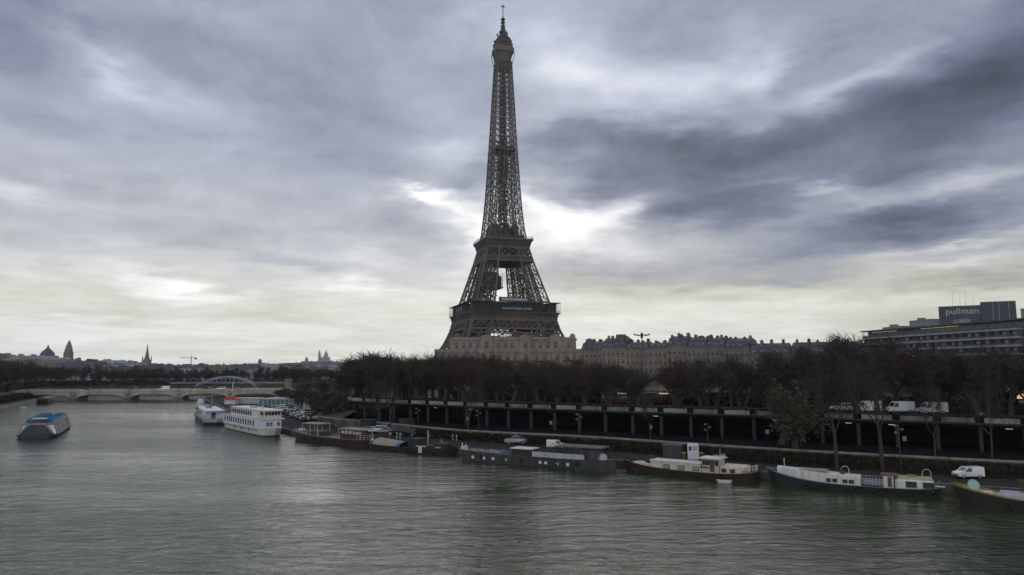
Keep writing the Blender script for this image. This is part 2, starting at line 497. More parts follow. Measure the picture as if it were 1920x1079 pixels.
M['cloth_dark'] = mat('dark_cloth', (0.03, 0.032, 0.04), 0.9, var=0)
M['cloth_pale'] = mat('pale_cloth', (0.5, 0.5, 0.5), 0.9, var=0)
M['hair'] = mat('hair', (0.03, 0.022, 0.018), 0.8, var=0)
M['spire'] = mat('far_stone', (0.19, 0.165, 0.165), 0.9, scale=0.1, var=0.1)
M['white_far'] = mat('far_white_stone', (0.34, 0.34, 0.36), 0.9, scale=0.1, var=0.1)
PAINTS = {}
for nm, c in (('white', (0.7, 0.71, 0.72)), ('silver', (0.36, 0.37, 0.39)), ('black', (0.02, 0.02, 0.023)), ('dark grey', (0.08, 0.085, 0.095)),
              ('dark red', (0.22, 0.02, 0.02)), ('navy', (0.025, 0.04, 0.085)), ('pale blue', (0.28, 0.36, 0.44))):
    PAINTS[nm] = mat('car_paint_' + nm.replace(' ', '_'), c, 0.28, metal=0.25, var=0.0)


# ------------------------------------------------------------------ water
def water_material():
    mt = bpy.data.materials.new('river_water')
    mt.use_nodes = True
    nt = mt.node_tree
    b = nt.nodes['Principled BSDF']
    w = NB(nt)
    pos = w.n('ShaderNodeNewGeometry').outputs['Position']
    murk = w.noise(pos, 0.012, 3, 0.5)
    w.put(b.inputs['Base Color'], w.mix(murk, (0.024, 0.037, 0.014), (0.031, 0.042, 0.017)))
    b.inputs['Roughness'].default_value = 0.06
    b.inputs['IOR'].default_value = 1.31
    b.inputs['Specular Tint'].default_value = (0.95, 1.0, 0.82, 1)
    mp = w.n('ShaderNodeMapping')
    mp.inputs['Rotation'].default_value = (0, 0, R(-8))
    mp.inputs['Scale'].default_value = (0.55, 1.0, 1.0)
    w.put(mp.inputs[0], pos)
    p = mp.outputs[0]
    # gusts: patches of rougher and calmer water
    gust = w.ramp(w.noise(w.v('MULTIPLY', p, (0.5, 1.0, 1)), 0.022, 4, 0.55), [(0.36, 0.28), (0.62, 1.2)])
    a = w.noise(w.v('MULTIPLY', p, (0.8, 1.25, 1)), 0.24, 3, 0.55, dist=0.9)
    c = w.noise(p, 0.75, 5, 0.6, dist=1.0)
    d = w.noise(p, 1.9, 3, 0.6, dist=0.4)
    h = w.m('MULTIPLY_ADD', a, 1.15, w.m('MULTIPLY_ADD', c, 0.58, w.m('MULTIPLY_ADD', d, 0.24, w.m('MULTIPLY', w.noise(p, 5.0, 3, 0.6), 0.07))))
    h = w.m('MULTIPLY', h, gust)
    w.put(b.inputs['Roughness'], w.m('MULTIPLY_ADD', gust, 0.07, 0.02))
    bn = w.n('ShaderNodeBump')
    bn.inputs['Strength'].default_value = 1.0
    bn.inputs['Distance'].default_value = 0.27
    w.put(bn.inputs['Height'], h)
    w.put(b.inputs['Normal'], bn.outputs[0])
    return mt


M['water'] = water_material()
# ------------------------------------------------------------------ the lie of the land
QE = [(400, -70), (260, -5), (170, 38), (110, 70), (62, 96), (38.5, 109), (19.5, 121.3), (-8.5, 138), (-28, 153), (-51, 172.5), (-72, 205), (-97, 245), (-126, 300), (-156, 356), (-166, 385), (-158, 430), (-120, 490), (-40, 560)]
WE = [(410, -50), (268, 15), (178, 57), (120, 83), (73.8, 103), (41, 121.5), (15.1, 140.4), (-11.9, 155.3), (-35.8, 179), (-55.2, 199.4), (-63, 230), (-78, 270), (-102, 318), (-122, 360), (-133, 392), (-130, 430), (-95, 480), (-25, 550)]
PE = [(415, -38), (275, 27), (185, 69), (128, 95), (82, 114.6), (46.5, 136.7), (16.3, 153), (-12.5, 171), (-37, 189), (-47, 202), (-54, 233), (-67, 274), (-91, 322), (-111, 363), (-121, 396), (-118, 432), (-85, 484), (-15, 555)]
LE = [(-60, -320), (-105, -100), (-150, 80), (-190, 200), (-226, 295), (-256, 360), (-275, 400), (-288, 435), (-285, 458), (-262, 480), (-215, 503), (-150, 538), (-60, 592), (-15, 604)]
SUB = 6


def smooth_line(pts, sub=SUB):
    out = []
    n = len(pts)
    for i in range(n - 1):
        p0 = Vector(pts[max(i - 1, 0)]); p1 = Vector(pts[i]); p2 = Vector(pts[i + 1]); p3 = Vector(pts[min(i + 2, n - 1)])
        for k in range(sub):
            t = k / sub
            out.append(0.5 * ((2 * p1) + (p2 - p0) * t + (2 * p0 - 5 * p1 + 4 * p2 - p3) * t * t + (3 * p1 - p0 - 3 * p2 + p3) * t ** 3))
    out.append(Vector(pts[-1]))
    return out


QL, WL, PL, LL = smooth_line(QE), smooth_line(WE), smooth_line(PE), smooth_line(LE)


def offset(line, d):
    out = []
    for i, p in enumerate(line):
        t = (line[min(i + 1, len(line) - 1)] - line[max(i - 1, 0)]).normalized()
        out.append(p + Vector((t.y, -t.x)) * d)        # to the land side of the right-bank lines
    return out


def row(line, z):
    return [(p.x, p.y, z) for p in line]


def ribbon(name, rows, mts, ms=None, smooth=False):
    b = MB()
    for i in range(len(rows) - 1):
        b.grid([rows[i], rows[i + 1]], 0 if ms is None else ms[i], smooth)
    return b.build(name, mts)


K9 = 9 * SUB
QZ, FZ, SZ, GZ = 1.2, 3.2, 7.9, 5.0      # lower quay, gallery floor, street on the gallery roof, city ground
# water: one sheet
o = MB().add([(-1500, -1200, 0), (1500, -1200, 0), (1500, 900, 0), (-1500, 900, 0)], [(0, 1, 2, 3)]).build('water', M['water'])
tag(o, kind='structure')
# lower quay: edge wall, stone edge, paving
qi = offset(QL, 0.6)
o = ribbon('quay', [row(QL, -2), row(QL, QZ + 0.02), row(qi, QZ + 0.02), row(qi, QZ), row(offset(WL, 0.3), QZ + 0.1)], [M['wall_old'], M['stone_grey'], M['quay']], [0, 1, 1, 2])
tag(o, kind='structure')
# ground: one sheet to the horizon with the river and the gallery cut out of it
from mathutils.geometry import tessellate_polygon
back = offset(PL[:K9 + 1], 12.0) + PL[K9 + 1:]
hole = [Vector((p.x, p.y, 0)) for p in back] + [Vector((p.x, p.y, 0)) for p in reversed(LL)]
outer = [Vector(p) for p in ((-6000, -1250, 0), (6000, -1250, 0), (6000, 6500, 0), (-6000, 6500, 0))]
tri = tessellate_polygon([outer, hole])
pts = outer + hole
b = MB(); b.add([(p.x, p.y, GZ) for p in pts], [tuple(t) for t in tri])
bm = bmesh.new(); me = bpy.data.meshes.new('ground'); me.from_pydata(b.v, [], b.f); bm.from_mesh(me)
bmesh.ops.recalc_face_normals(bm, faces=bm.faces)
if sum(f.normal.z * f.calc_area() for f in bm.faces) < 0:
    bmesh.ops.reverse_faces(bm, faces=bm.faces)
bm.to_mesh(me); bm.free(); me.materials.append(M['far_ground'])
o = bpy.data.objects.new('ground', me); C.objects.link(o); tag(o, kind='structure')
# street raised over the gallery, falling to the park behind
o = ribbon('street', [row(offset(PL[:K9 + 1], 0.35), SZ), row(offset(PL[:K9 + 1], 26), SZ), row(offset(PL[:K9 + 1], 62), GZ - 0.1)], [M['asphalt'], M['earth']], [0, 1])
tag(o, kind='structure')
# green banks left of the gallery
o = ribbon('grass_bank', [row(offset(WL[K9 - 3:], 0.5), 3.35), row(PL[K9 - 3:], GZ), row(offset(PL[K9 - 3:], 1.0), GZ + 0.02)], M['earth'])
tag(o, kind='structure')
# left bank: upper edge, lower quay, river wall
l1, l2, l3 = offset(LL, -4), offset(LL, -11), offset(LL, -12)
l1, l2, l3 = offset(LL, 4), offset(LL, 11), offset(LL, 12)
o = ribbon('riverbank', [row(offset(LL, -1), GZ + 0.02), row(LL, GZ + 0.02), row(l1, 1.6), row(l2, 1.5), row(l3, -2)], [M['stone_grey'], M['earth'], M['quay']], [0, 1, 2, 0])
tag(o, kind='structure')

o = ribbon('slope', [row(offset(WL[3 * SUB:6 * SUB], -0.05), 3.1), row(offset(WL[3 * SUB:6 * SUB], -0.7), 2.6), row(offset(WL[3 * SUB:6 * SUB], -2.4), QZ + 0.12)], M['ivy'])
tag(o, kind='structure')
# retaining wall between the quay and the gallery
t = thing('retaining_wall', 'long low stone wall with pale coping between the quay and the dark gallery', 'wall', (0, 0, 0))
ribbon_w = lambda n, rows, m: setattr(ribbon(n, rows, m), 'parent', t)
wi = offset(WL[:K9 + 1], 0.55); w0 = WL[:K9 + 1]; wo = offset(WL[:K9 + 1], -0.06)
ribbon_w('wall', [row(w0, QZ - 0.2), row(w0, 3.28), row(wi, 3.28), row(wi, FZ - 0.3)], M['wall_old'])
ribbon_w('coping', [row(wo, 3.26), row(wo, 3.52), row(offset(WL[:K9 + 1], 0.62), 3.52), row(offset(WL[:K9 + 1], 0.62), 3.26)], M['coping'])

# the covered gallery under the street
g = thing('covered_gallery', 'long dark open gallery with concrete pillars carrying the upper street', 'gallery', (0, 0, 0))


def gpart(n, rows, m, ms=None):
    o = ribbon(n, rows, m, ms)
    o.parent = g
    return o


p0 = PL[:K9 + 1]
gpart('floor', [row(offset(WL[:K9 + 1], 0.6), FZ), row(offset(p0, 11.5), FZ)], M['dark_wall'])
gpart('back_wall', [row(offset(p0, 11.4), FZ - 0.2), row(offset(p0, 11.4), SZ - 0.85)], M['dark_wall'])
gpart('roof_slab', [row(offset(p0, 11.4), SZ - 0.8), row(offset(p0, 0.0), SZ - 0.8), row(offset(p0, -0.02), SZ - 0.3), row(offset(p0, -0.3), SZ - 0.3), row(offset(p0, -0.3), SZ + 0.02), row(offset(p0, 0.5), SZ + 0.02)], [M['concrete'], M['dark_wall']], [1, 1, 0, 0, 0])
rng = [0.0]
for i in range(1, len(p0)):
    rng.append(rng[-1] + (p0[i] - p0[i - 1]).length)


def along(line, rg, s):
    for i in range(1, len(rg)):
        if rg[i] >= s or i == len(rg) - 1:
            f = (s - rg[i - 1]) / (rg[i] - rg[i - 1])
            d = (line[i] - line[i - 1]).normalized()
            return line[i - 1].lerp(line[i], f), d


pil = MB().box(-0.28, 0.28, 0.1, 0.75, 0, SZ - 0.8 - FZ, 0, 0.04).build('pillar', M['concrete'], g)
pan = [MB().box(-2.45, 2.45, -0.09, 0.09, 0, 0.78, 0, 0.02).build('parapet_panel', M['panel'], g), MB().box(-2.45, 2.45, -0.09, 0.09, 0, 0.78, 0, 0.02).build('parapet_panel', M['panel_dirty'], g, label='dirtier parapet panel')]
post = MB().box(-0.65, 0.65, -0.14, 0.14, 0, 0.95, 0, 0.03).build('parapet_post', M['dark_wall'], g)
lampm = MB().box(-0.5, 0.5, -0.08, 0.08, -0.06, 0.06).build('strip_light', M['lamp'], g)
first = True
s0 = rng[3 * SUB]
cnt = 0
s = s0
while s < rng[-1] - 1:
    p, d = along(p0, rng, s)
    rz = math.atan2(-d.y, -d.x)
    n2 = Vector((d.y, -d.x))
    objs = []
    for src, z, off, ds, ok in ((pil, FZ, 0, 0, True), (pan[0] if rnd.random() < 0.62 else pan[1], SZ + 0.02, -0.1, 3.05, True), (post, SZ + 0.02, -0.1, 0, True), (lampm, SZ - 1.15, 5.0, rnd.uniform(1, 4), rnd.random() < 0.42)):
        if not ok:
            continue
        q, _ = along(p0, rng, min(s + ds, rng[-1]))
        c = src.copy(); C.objects.link(c)
        q = q + n2 * off
        c.location = (q.x, q.y, z); c.rotation_euler = (0, 0, rz)
    cnt += 1
    s += 6.1
for o in [pil, post, lampm] + pan:
    bpy.data.objects.remove(o)


def kerb(name, line, s_from, s_to, off, w, h, m, z):
    pass


# hedges and lawns along the parapet (stuff one cannot count)
def leafy(name, rows_pts, count, size, m, label, spread, seed=1):
    """small leaf clumps scattered through a volume along a line"""
    r = random.Random(seed)
    b = MB()
    for _ in range(count):
        p = r.choice(rows_pts)
        x = p[0] + r.uniform(-1, 1) * spread[0]; y = p[1] + r.uniform(-1, 1) * spread[1]; z = p[2] + r.random() ** 0.8 * spread[2]
        a, e, s = r.uniform(0, 2 * pi), r.uniform(-1.2, 1.2), size * r.uniform(0.5, 1.3)
        u = Vector((cos(a), sin(a), 0)) * s
        v = Vector((-sin(a) * sin(e), cos(a) * sin(e), cos(e))) * s
        c = Vector((x, y, z))
        b.add([c - u, c - v, c + u, c + v], [(0, 1, 2, 3)])
    o = b.build(name, m)
    tag(o, label, kind='stuff')
    return o


for i in range(7):
    p, d = along(p0, rng, s0 + 20 + i * 23)
    q = p + Vector((d.y, -d.x)) * (0.06)
    t = thing('wall_notice', 'small pale notice on a gallery pillar', 'notice', (q.x, q.y, FZ + 1.2), math.atan2(-d.y, -d.x), 'pale notices on the gallery pillars')
    MB().box(-.3, .3, -.05, 0, 0, .8).build('sheet', M['panel'], t)
    MB().beam((-.2, 0, -1.2), (-.2, 0, 0), .06).beam((.2, 0, -1.2), (.2, 0, 0), .06).build('post', M['concrete'], t)
# ------------------------------------------------------------------ the iron tower
def lerp_tab(tab, z):
    for (z0, a0), (z1, a1) in zip(tab, tab[1:]):
        if z <= z1:
            return a0 + (a1 - a0) * (z - z0) / (z1 - z0)
    return tab[-1][1]


A_OUT = [(0, 62), (10, 55), (22, 46.4), (32, 40.5), (42, 36.3), (54, 33.2), (65, 30.0), (80, 25.6), (95, 21.2), (105, 18.3), (116, 16.2), (125, 14.6), (142, 12.9), (165, 11.4), (188, 10.2), (212, 9.0), (235, 8.0), (255, 7.0), (276, 6.0)]
B_IN = [(0, 38), (22, 27.5), (42, 20.2), (54, 17.4), (65, 15.2), (80, 12.4), (95, 10.0), (105, 8.4), (116, 6.9), (125, 6.0), (142, 4.6), (165, 2.8), (188, 1.3), (205, 0.5), (276, 0.3)]


def ao(z): return lerp_tab(A_OUT, z)
def bi(z): return lerp_tab(B_IN, z)


TOWER = thing('lattice_tower', 'towering brown iron lattice tower with three platforms and a mast behind the pale palace', 'tower', (-7.9, 575, GZ), R(17.5))


def xpanel(b, p00, p10, p01, p11, w, m=0, n=1, horiz=True):
    """X bracing between two chords: p00-p10 bottom, p01-p11 top; n crosses side by side"""
    p00, p10, p01, p11 = map(Vector, (p00, p10, p01, p11))
    for k in range(n):
        a0 = p00.lerp(p10, k / n); a1 = p00.lerp(p10, (k + 1) / n)
        c0 = p01.lerp(p11, k / n); c1 = p01.lerp(p11, (k + 1) / n)
        b.beam(a0, c1, w, m=m); b.beam(a1, c0, w, m=m)
        if k: b.beam(a0, c0, w, m=m)
    if horiz:
        b.beam(p00, p10, w * 1.2, m=m)


def leg_mesh(sx, sy, zs, wc, wb, sub=1, core=True):
    b = MB()

    def cor(z):
        a, i = ao(z), bi(z)
        return [Vector((sx * a, sy * a, z)), Vector((sx * i, sy * a, z)), Vector((sx * i, sy * i, z)), Vector((sx * a, sy * i, z))]
    for z0, z1 in zip(zs, zs[1:]):
        c0, c1 = cor(z0), cor(z1)
        for k in range(4):
            j = (k + 1) % 4
            b.beam(c0[k], c1[k], wc)
            for q in range(sub):
                f0, f1 = q / sub, (q + 1) / sub
                xpanel(b, c0[k].lerp(c1[k], f0), c0[j].lerp(c1[j], f0), c0[k].lerp(c1[k], f1), c0[j].lerp(c1[j], f1), wb)
            # secondary web: a thinner chord down the middle of the face
            b.beam((c0[k] + c0[j]) / 2, (c1[k] + c1[j]) / 2, wb * 0.8)
        if core:      # lift track and stairs inside the leg
            m0 = (c0[0] + c0[2]) / 2; m1 = (c1[0] + c1[2]) / 2
            w = (c0[0] - c0[2]).length * 0.13
            for dx, dy in ((-w, -w), (w, -w), (w, w), (-w, w)):
                b.beam(m0 + Vector((dx, dy, 0)), m1 + Vector((dx, dy, 0)), wc * 0.75)
            nst = 5
            for q in range(nst):
                pa = m0.lerp(m1, q / nst); pb = m0.lerp(m1, (q + 1) / nst)
                b.beam(pa + Vector((-w, -w, 0)), pb + Vector((w, w, 0)), wb)
                b.beam(pa + Vector((w, -w, 0)), pb + Vector((-w, w, 0)), wb)
                b.beam(pa + Vector((-w, 0, 0)), pa + Vector((w, 0, 0)), wb * 2.2, wb)
            b.beam(c0[0], c0[2], wb); b.beam(c0[1], c0[3], wb)
    return b


corners = ((-1, -1), (1, -1), (1, 1), (-1, 1))
for sx, sy in corners:
    leg_mesh(sx, sy, [0, 11, 22, 32, 42, 54], 1.7, 0.75).build('lower_leg', M['iron'], TOWER)
    MB().prism([(sx * (50 + dx * 14), sy * (50 + dy * 14)) for dx, dy in ((-1, -1), (1, -1), (1, 1), (-1, 1))][::sx * sy], -0.5, 2.5).build('pier_base', M['stone'], TOWER)
    leg_mesh(sx, sy, [54, 65, 76.5, 88, 98.5, 109, 116], 1.15, 0.48, sub=1).build('upper_leg', M['iron'], TOWER)

# first platform
b = MB()
fr = MB()
H1 = 36.2


def face_pts(x, d, z, k):
    """point on side k of a square: x along the side, d out from the axis"""
    s, c = (0, 1, 0, -1)[k], (1, 0, -1, 0)[k]
    return Vector((x * c + d * s, x * s - d * c, z))


for k in range(4):
    F = lambda x, d, z: face_pts(x, d, z, k)
    # lattice girder under the platform
    n = 13
    for i in range(n):
        x0, x1 = -34.5 + 69 * i / n, -34.5 + 69 * (i + 1) / n
        xpanel(b, F(x0, 35.0, 42.5), F(x1, 35.0, 42.5), F(x0, 34.4, 49.2), F(x1, 34.4, 49.2), 0.55)
        b.beam(F(x0, 35.0, 42.5), F(x0, 34.4, 49.2), 0.5)
        xm = (x0 + x1) / 2
        b.beam(F(xm, 35.0, 42.5), F(x0, 34.7, 45.8), 0.35); b.beam(F(xm, 34.4, 49.2), F(x1, 34.7, 45.8), 0.35)
    for i in range(22):
        x0, x1 = -35 + 70 * i / 22, -35 + 70 * (i + 1) / 22
        if abs(x0 + 1.6) > 17:
            xpanel(b, F(x0, 36.2, 39), F(x1, 36.2, 39), F(x0, 35.0, 42.5), F(x1, 35.0, 42.5), 0.35)
    b.beam(F(-35, 35.1, 42.5), F(35, 35.1, 42.5), 1.1); b.beam(F(-34, 34.4, 49.3), F(34, 34.4, 49.3), 1.3)
    b.beam(F(-36, 36.4, 39), F(36, 36.4, 39), 0.8)
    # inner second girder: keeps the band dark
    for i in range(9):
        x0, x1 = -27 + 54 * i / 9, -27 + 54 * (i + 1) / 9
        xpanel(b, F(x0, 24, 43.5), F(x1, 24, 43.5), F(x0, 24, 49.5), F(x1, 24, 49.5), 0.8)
    # frieze with consoles
    rows = [[F(s_ * d, d, z) for s_ in (-1, 1)] for d, z in ((34.6, 49.6), (34.9, 51.4), (35.6, 53.3), (36.6, 54.6))]
    fr.grid(rows)
    fr.grid([[F(-34.6, 34.6, 49.6), F(34.6, 34.6, 49.6)], [F(-34, 30, 49.6), F(34, 30, 49.6)]])
    for i in range(28):
        x = -34.5 + 69 * i / 27
        fr.beam(F(x, 34.9, 49.9), F(x, 36.2, 54.4), 0.45, 0.8)
        if i < 27:
            fr.beam(F(x + 0.5, 35.1, 50.9), F(x + 2.0, 35.1, 50.9), 0.2, 0.5, 1)
b.build('lattice_girder', M['iron_red'], TOWER)
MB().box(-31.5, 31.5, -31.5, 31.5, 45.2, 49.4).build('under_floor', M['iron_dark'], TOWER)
fr.build('frieze', [M['iron_red'], M['stone_warm']], TOWER)
MB().box(-37.2, 37.2, -37.2, 37.2, 54.6, 55.4).box(-36.2, 36.2, -36.2, 36.2, 55.4, 55.7).build('platform', M['iron_dark'], TOWER)
b = MB()
for k in range(4):
    F = lambda x, d, z: face_pts(x, d, z, k)
    for i in range(24):
        x = -36.9 + 73.8 * i / 23
        b.beam(F(x, 36.9, 55.4), F(x, 36.9, 63.4), 0.22)
    b.beam(F(-36.9, 36.9, 56.8), F(36.9, 36.9, 56.8), 0.16)
    rf = [[F(-37.4, 37.4, 63.5), F(37.4, 37.4, 63.5)], [F(-31, 31, 64.0), F(31, 31, 64.0)]]
    b.grid(rf)
    b.grid([[F(-37.4, 37.4, 63.15), F(37.4, 37.4, 63.15)], [F(-37.4, 37.4, 63.5), F(37.4, 37.4, 63.5)]])
b.build('gallery_arcade', M['iron_dark'], TOWER)
# glazed pavilions behind the gallery, open at the ends of the near and far sides
for k in range(4):
    b = MB()
    F = lambda x, d, z: face_pts(x, d, z, k)
    x0, x1 = (-34.5, 22) if k == 0 else ((-22, 22) if k % 2 == 0 else (-33, 12))
    for a, c in ((x0, x1),):
        vs = [F(a, 34.6, 55.7), F(c, 34.6, 55.7), F(c, 34.6, 63.2), F(a, 34.6, 63.2), F(a, 27, 55.7), F(c, 27, 55.7), F(c, 27, 63.2), F(a, 27, 63.2)]
        b.add(vs, [(0, 1, 2, 3), (5, 4, 7, 6), (4, 0, 3, 7), (1, 5, 6, 2), (3, 2, 6, 7), (4, 5, 1, 0)])
        nn = 9
        for i in range(nn + 1):
            x = a + (c - a) * i / nn
            b.beam(F(x, 34.75, 55.7), F(x, 34.75, 63.2), 0.3, m=1)
    if k == 3:
        for i in range(3):
            x = -20 + 8 * i
            b.add([F(x, 34.9, 58), F(x + 3.4, 34.9, 58), F(x + 3.4, 34.9, 62), F(x, 34.9, 62)], [(0, 1, 2, 3)], 2)
    b.build('pavilion', [M['iron_glass'], M['iron_dark'], M['light_grey']], TOWER)
# pale illegible banner lettering and blue strip on the near side
b = MB()
F = lambda x, d, z: face_pts(x, d, z, 0)
r2 = random.Random(3)
b.box(-12.5, 13.5, -32.5, -31.7, 63.6, 67.3, 2)
b.box(-10.5, 10.8, -32.8, -32.55, 64.6, 66.5, 0)
x = -11.3
while x < 12.5:
    w = r2.uniform(0.35, 0.8)
    if not (-4.1 < x < -3.0 or 4.2 < x < 5.2):
        h = r2.uniform(1.3, 1.9)
        b.box(x, x + w, -37.15, -37.0, 57.1, 57.1 + h, 1)
    x += w + 0.25
b.build('banner', [M['steel_blue'], M['grey_paint'], M['iron_dark']], TOWER)

# arches between the legs
for k in range(4):
    F = lambda x, d, z: face_pts(x, d, z, k)
    b = MB()
    n = 30
    pv = None
    for i in range(n + 1):
        a = pi * i / n
        r1, r2_ = 37.0, 33.6
        z1, z2 = 2 + r1 * sin(a) * 1.02, 2 + r2_ * sin(a) * 1.02
        po = F(-r1 * cos(a), lerp_tab(A_OUT, z1) + 0.3, z1); pi_ = F(-r2_ * cos(a), lerp_tab(A_OUT, z2) + 0.3, z2)
        if pv:
            b.beam(pv[0], po, 0.9); b.beam(pv[1], pi_, 0.9)
            b.beam(pv[0], pi_, 0.4); b.beam(pv[1], po, 0.4)
        b.beam(po, pi_, 0.45)
        pv = (po, pi_)
    for x in (-30, -27, -24, -21, -18, -15, 15, 18, 21, 24, 27, 30):     # round openings of the spandrels
        zt = 2 + 37.0 * 1.02 * math.sqrt(max(0, 1 - (x / 37.0) ** 2))
        if zt < 38.5:
            b.beam(F(x, ao(zt) + 0.2, zt), F(x, 36.3, 39), 0.5)
    b.build('arch', M['iron_red'], TOWER)

# second platform
b = MB(); fr = MB()
for k in range(4):
    F = lambda x, d, z: face_pts(x, d, z, k)
    for (z0, z1, n, w) in ((98.6, 102.6, 14, 0.42), (103, 110, 6, 0.5)):
        for i in range(n):
            w0, w1 = ao(z0) + .15, ao(z1) + .15
            f0, f1 = -1 + 2 * i / n, -1 + 2 * (i + 1) / n
            xpanel(b, F(f0 * w0, w0, z0), F(f1 * w0, w0, z0), F(f0 * w1, w1, z1), F(f1 * w1, w1, z1), w)
            b.beam(F(f0 * w0, w0, z0), F(f0 * w1, w1, z1), w)
    for z, w in ((98.4, 0.9), (102.8, 0.9), (110, 1.1)):
        d = ao(z) + .2
        b.beam(F(-d, d, z), F(d, d, z), w)
    # thin solid web behind the small crosses
    b.add([F(-20, 19.6, 98.7), F(20, 19.6, 98.7), F(18.5, 18.6, 102.5), F(-18.5, 18.6, 102.5)], [(0, 1, 2, 3)], 1)
    for i in range(6):
        x0 = -13 + 26 * i / 6; x1 = -13 + 26 * (i + 1) / 6
        xpanel(b, F(x0, 12, 103), F(x1, 12, 103), F(x0, 12, 110), F(x1, 12, 110), 0.7, m=1)
    rows = [[F(-d, d, z), F(d, d, z)] for d, z in ((17.6, 109.6), (17.9, 111.6), (18.5, 113.4), (19.6, 115.2), (20.4, 116.0), (20.4, 117.3))]
    fr.grid(rows)
    for i in range(20):
        x = -17.5 + 35 * i / 19
        fr.beam(F(x, 17.8, 109.8), F(x * 1.06, 18.9, 114.4), 0.3, 0.5)
b.box(-19.4, 19.4, -19.4, 19.4, 98.0, 98.35, 1).build('second_girder', [M['iron_red'], M['iron_dark']], TOWER)
fr.build('second_frieze', M['iron'], TOWER)
MB().box(-20.3, 20.3, -20.3, 20.3, 115.6, 116.4).box(-17.6, 17.6, -17.6, 17.6, 109.2, 109.6).build('second_platform', M['iron_dark'], TOWER)
b = MB()
for k in range(4):
    F = lambda x, d, z: face_pts(x, d, z, k)
    for z in (118.0, 118.8):
        b.beam(F(-20.2, 20.2, z), F(20.2, 20.2, z), 0.14)
    for i in range(22):
        x = -20.2 + 40.4 * i / 21
        b.beam(F(x, 20.2, 117.3), F(x, 20.2, 119.6), 0.12)
b.build('railing', M['iron_dark'], TOWER)
b = MB()
b.lathe([(0, 129.5), (4, 129.3), (9.0, 128.2), (11.0, 126.5), (11.5, 124), (11.5, 117)], 8)
b.box(-14.6, 14.6, -14.6, 14.6, 116.4, 121.2, 0, 0.6)
for (x, y) in ((-8, -8), (8, -9), (9, 8), (-9, 8), (0, -10)):
    b.lathe([(0, 131), (2.5, 130), (3.3, 127.5), (3.3, 120)], 10, (x, y, 0))
b.build('upper_pavilion', M['iron_dark'], TOWER)

# the shaft
b = MB()
zs = [116]
st = 9.6
while zs[-1] < 274:
    zs.append(min(276, zs[-1] + st)); st = max(4.7, st * 0.955)
for z0, z1 in zip(zs, zs[1:]):
    a0, a1, i0, i1 = ao(z0), ao(z1), bi(z0), bi(z1)
    wc = 0.85 if z0 < 190 else 0.7
    wb = 0.40 if z0 < 190 else 0.36
    for k in range(4):
        F = lambda x, d, z: face_pts(x, d, z, k)
        b.beam(F(-a0, a0, z0), F(-a1, a1, z1), wc)
        for sg in (-1, 1):
            if i0 > 0.6:
                b.beam(F(sg * i0, a0, z0), F(sg * i1, a1, z1), wc * 0.8)
                b.beam(F(sg * i0, i0, z0), F(sg * i1, i1, z1), wc * 0.7)
                xpanel(b, F(sg * i0, i0, z0), F(sg * a0, i0, z0), F(sg * i1, i1, z1), F(sg * a1, i1, z1), wb)
            xpanel(b, F(sg * i0, a0, z0), F(sg * a0, a0, z0), F(sg * i1, a1, z1), F(sg * a1, a1, z1), wb)
            b.beam(F(sg * (a0 + i0) / 2, a0, z0), F(sg * (a1 + i1) / 2, a1, z1), wb * 0.8)
        if i0 <= 0.6:
            b.beam(F(0, a0, z0), F(0, a1, z1), wc)
        elif i0 > 1.5:
            xpanel(b, F(-i0, a0, z0), F(i0, a0, z0), F(-i1, a1, z1), F(i1, a1, z1), wb * 0.7)
        b.beam(F(-a1, a1, z1), F(a1, a1, z1), wb * 1.3)
        zm = (z0 + z1) / 2; am = (a0 + a1) / 2
        b.beam(F(-am, am, zm), F(am, am, zm), wb * 0.6)
b.build('shaft', M['iron'], TOWER)
# lift cage and stairs in the middle of the shaft
b = MB()
z = 116
while z < 276:
    z1 = min(276, z + 4.0)
    w = 2.9 if z < 200 else 2.3
    for x, y in ((-w, -w), (w, -w), (w, w), (-w, w), (0, -w), (0, w)):
        b.beam((x, y, z), (x, y, z1), 0.42)
    for y in (-w, w):
        b.beam((-w, y, z), (w, y, z1), 0.32); b.beam((w, y, z), (-w, y, z1), 0.32)
        b.beam((y, -w, z), (y, w, z1), 0.32)
        b.beam((-w, y, z), (w, y, z), 0.55)
    b.beam((-w, -w, z), (-w, w, z), 0.5); b.beam((w, -w, z), (w, w, z), 0.5)
    b.box(-w * 0.6, w * 0.6, -w * 0.5, w * 0.5, z + 0.3, z + 1.5)
    z = z1
b.build('lift_shaft', M['iron_dark'], TOWER)
MB().box(-9.3, 9.3, -9.3, 9.3, 195.2, 196.6, 0, 0.5).box(-7, 7, -7, 7, 196.6, 199, 0, 0.6).build('middle_landing', M['iron_dark'], TOWER)

# top gallery, cabin and mast
b = MB()
oc = lambda d, c_=0.35: [(-d + d * c_, -d), (d - d * c_, -d), (d, -d + d * c_), (d, d - d * c_), (d - d * c_, d), (-d + d * c_, d), (-d, d - d * c_), (-d, -d + d * c_)]


def octo(b, prof, m=0, c_=0.3):
    rows = []
    for d, z in prof:
        o_ = oc(d, c_)
        rows.append([(x * .92, y * .92, z) for x, y in o_] + [(o_[0][0] * .92, o_[0][1] * .92, z)])
    b.grid(rows, m)


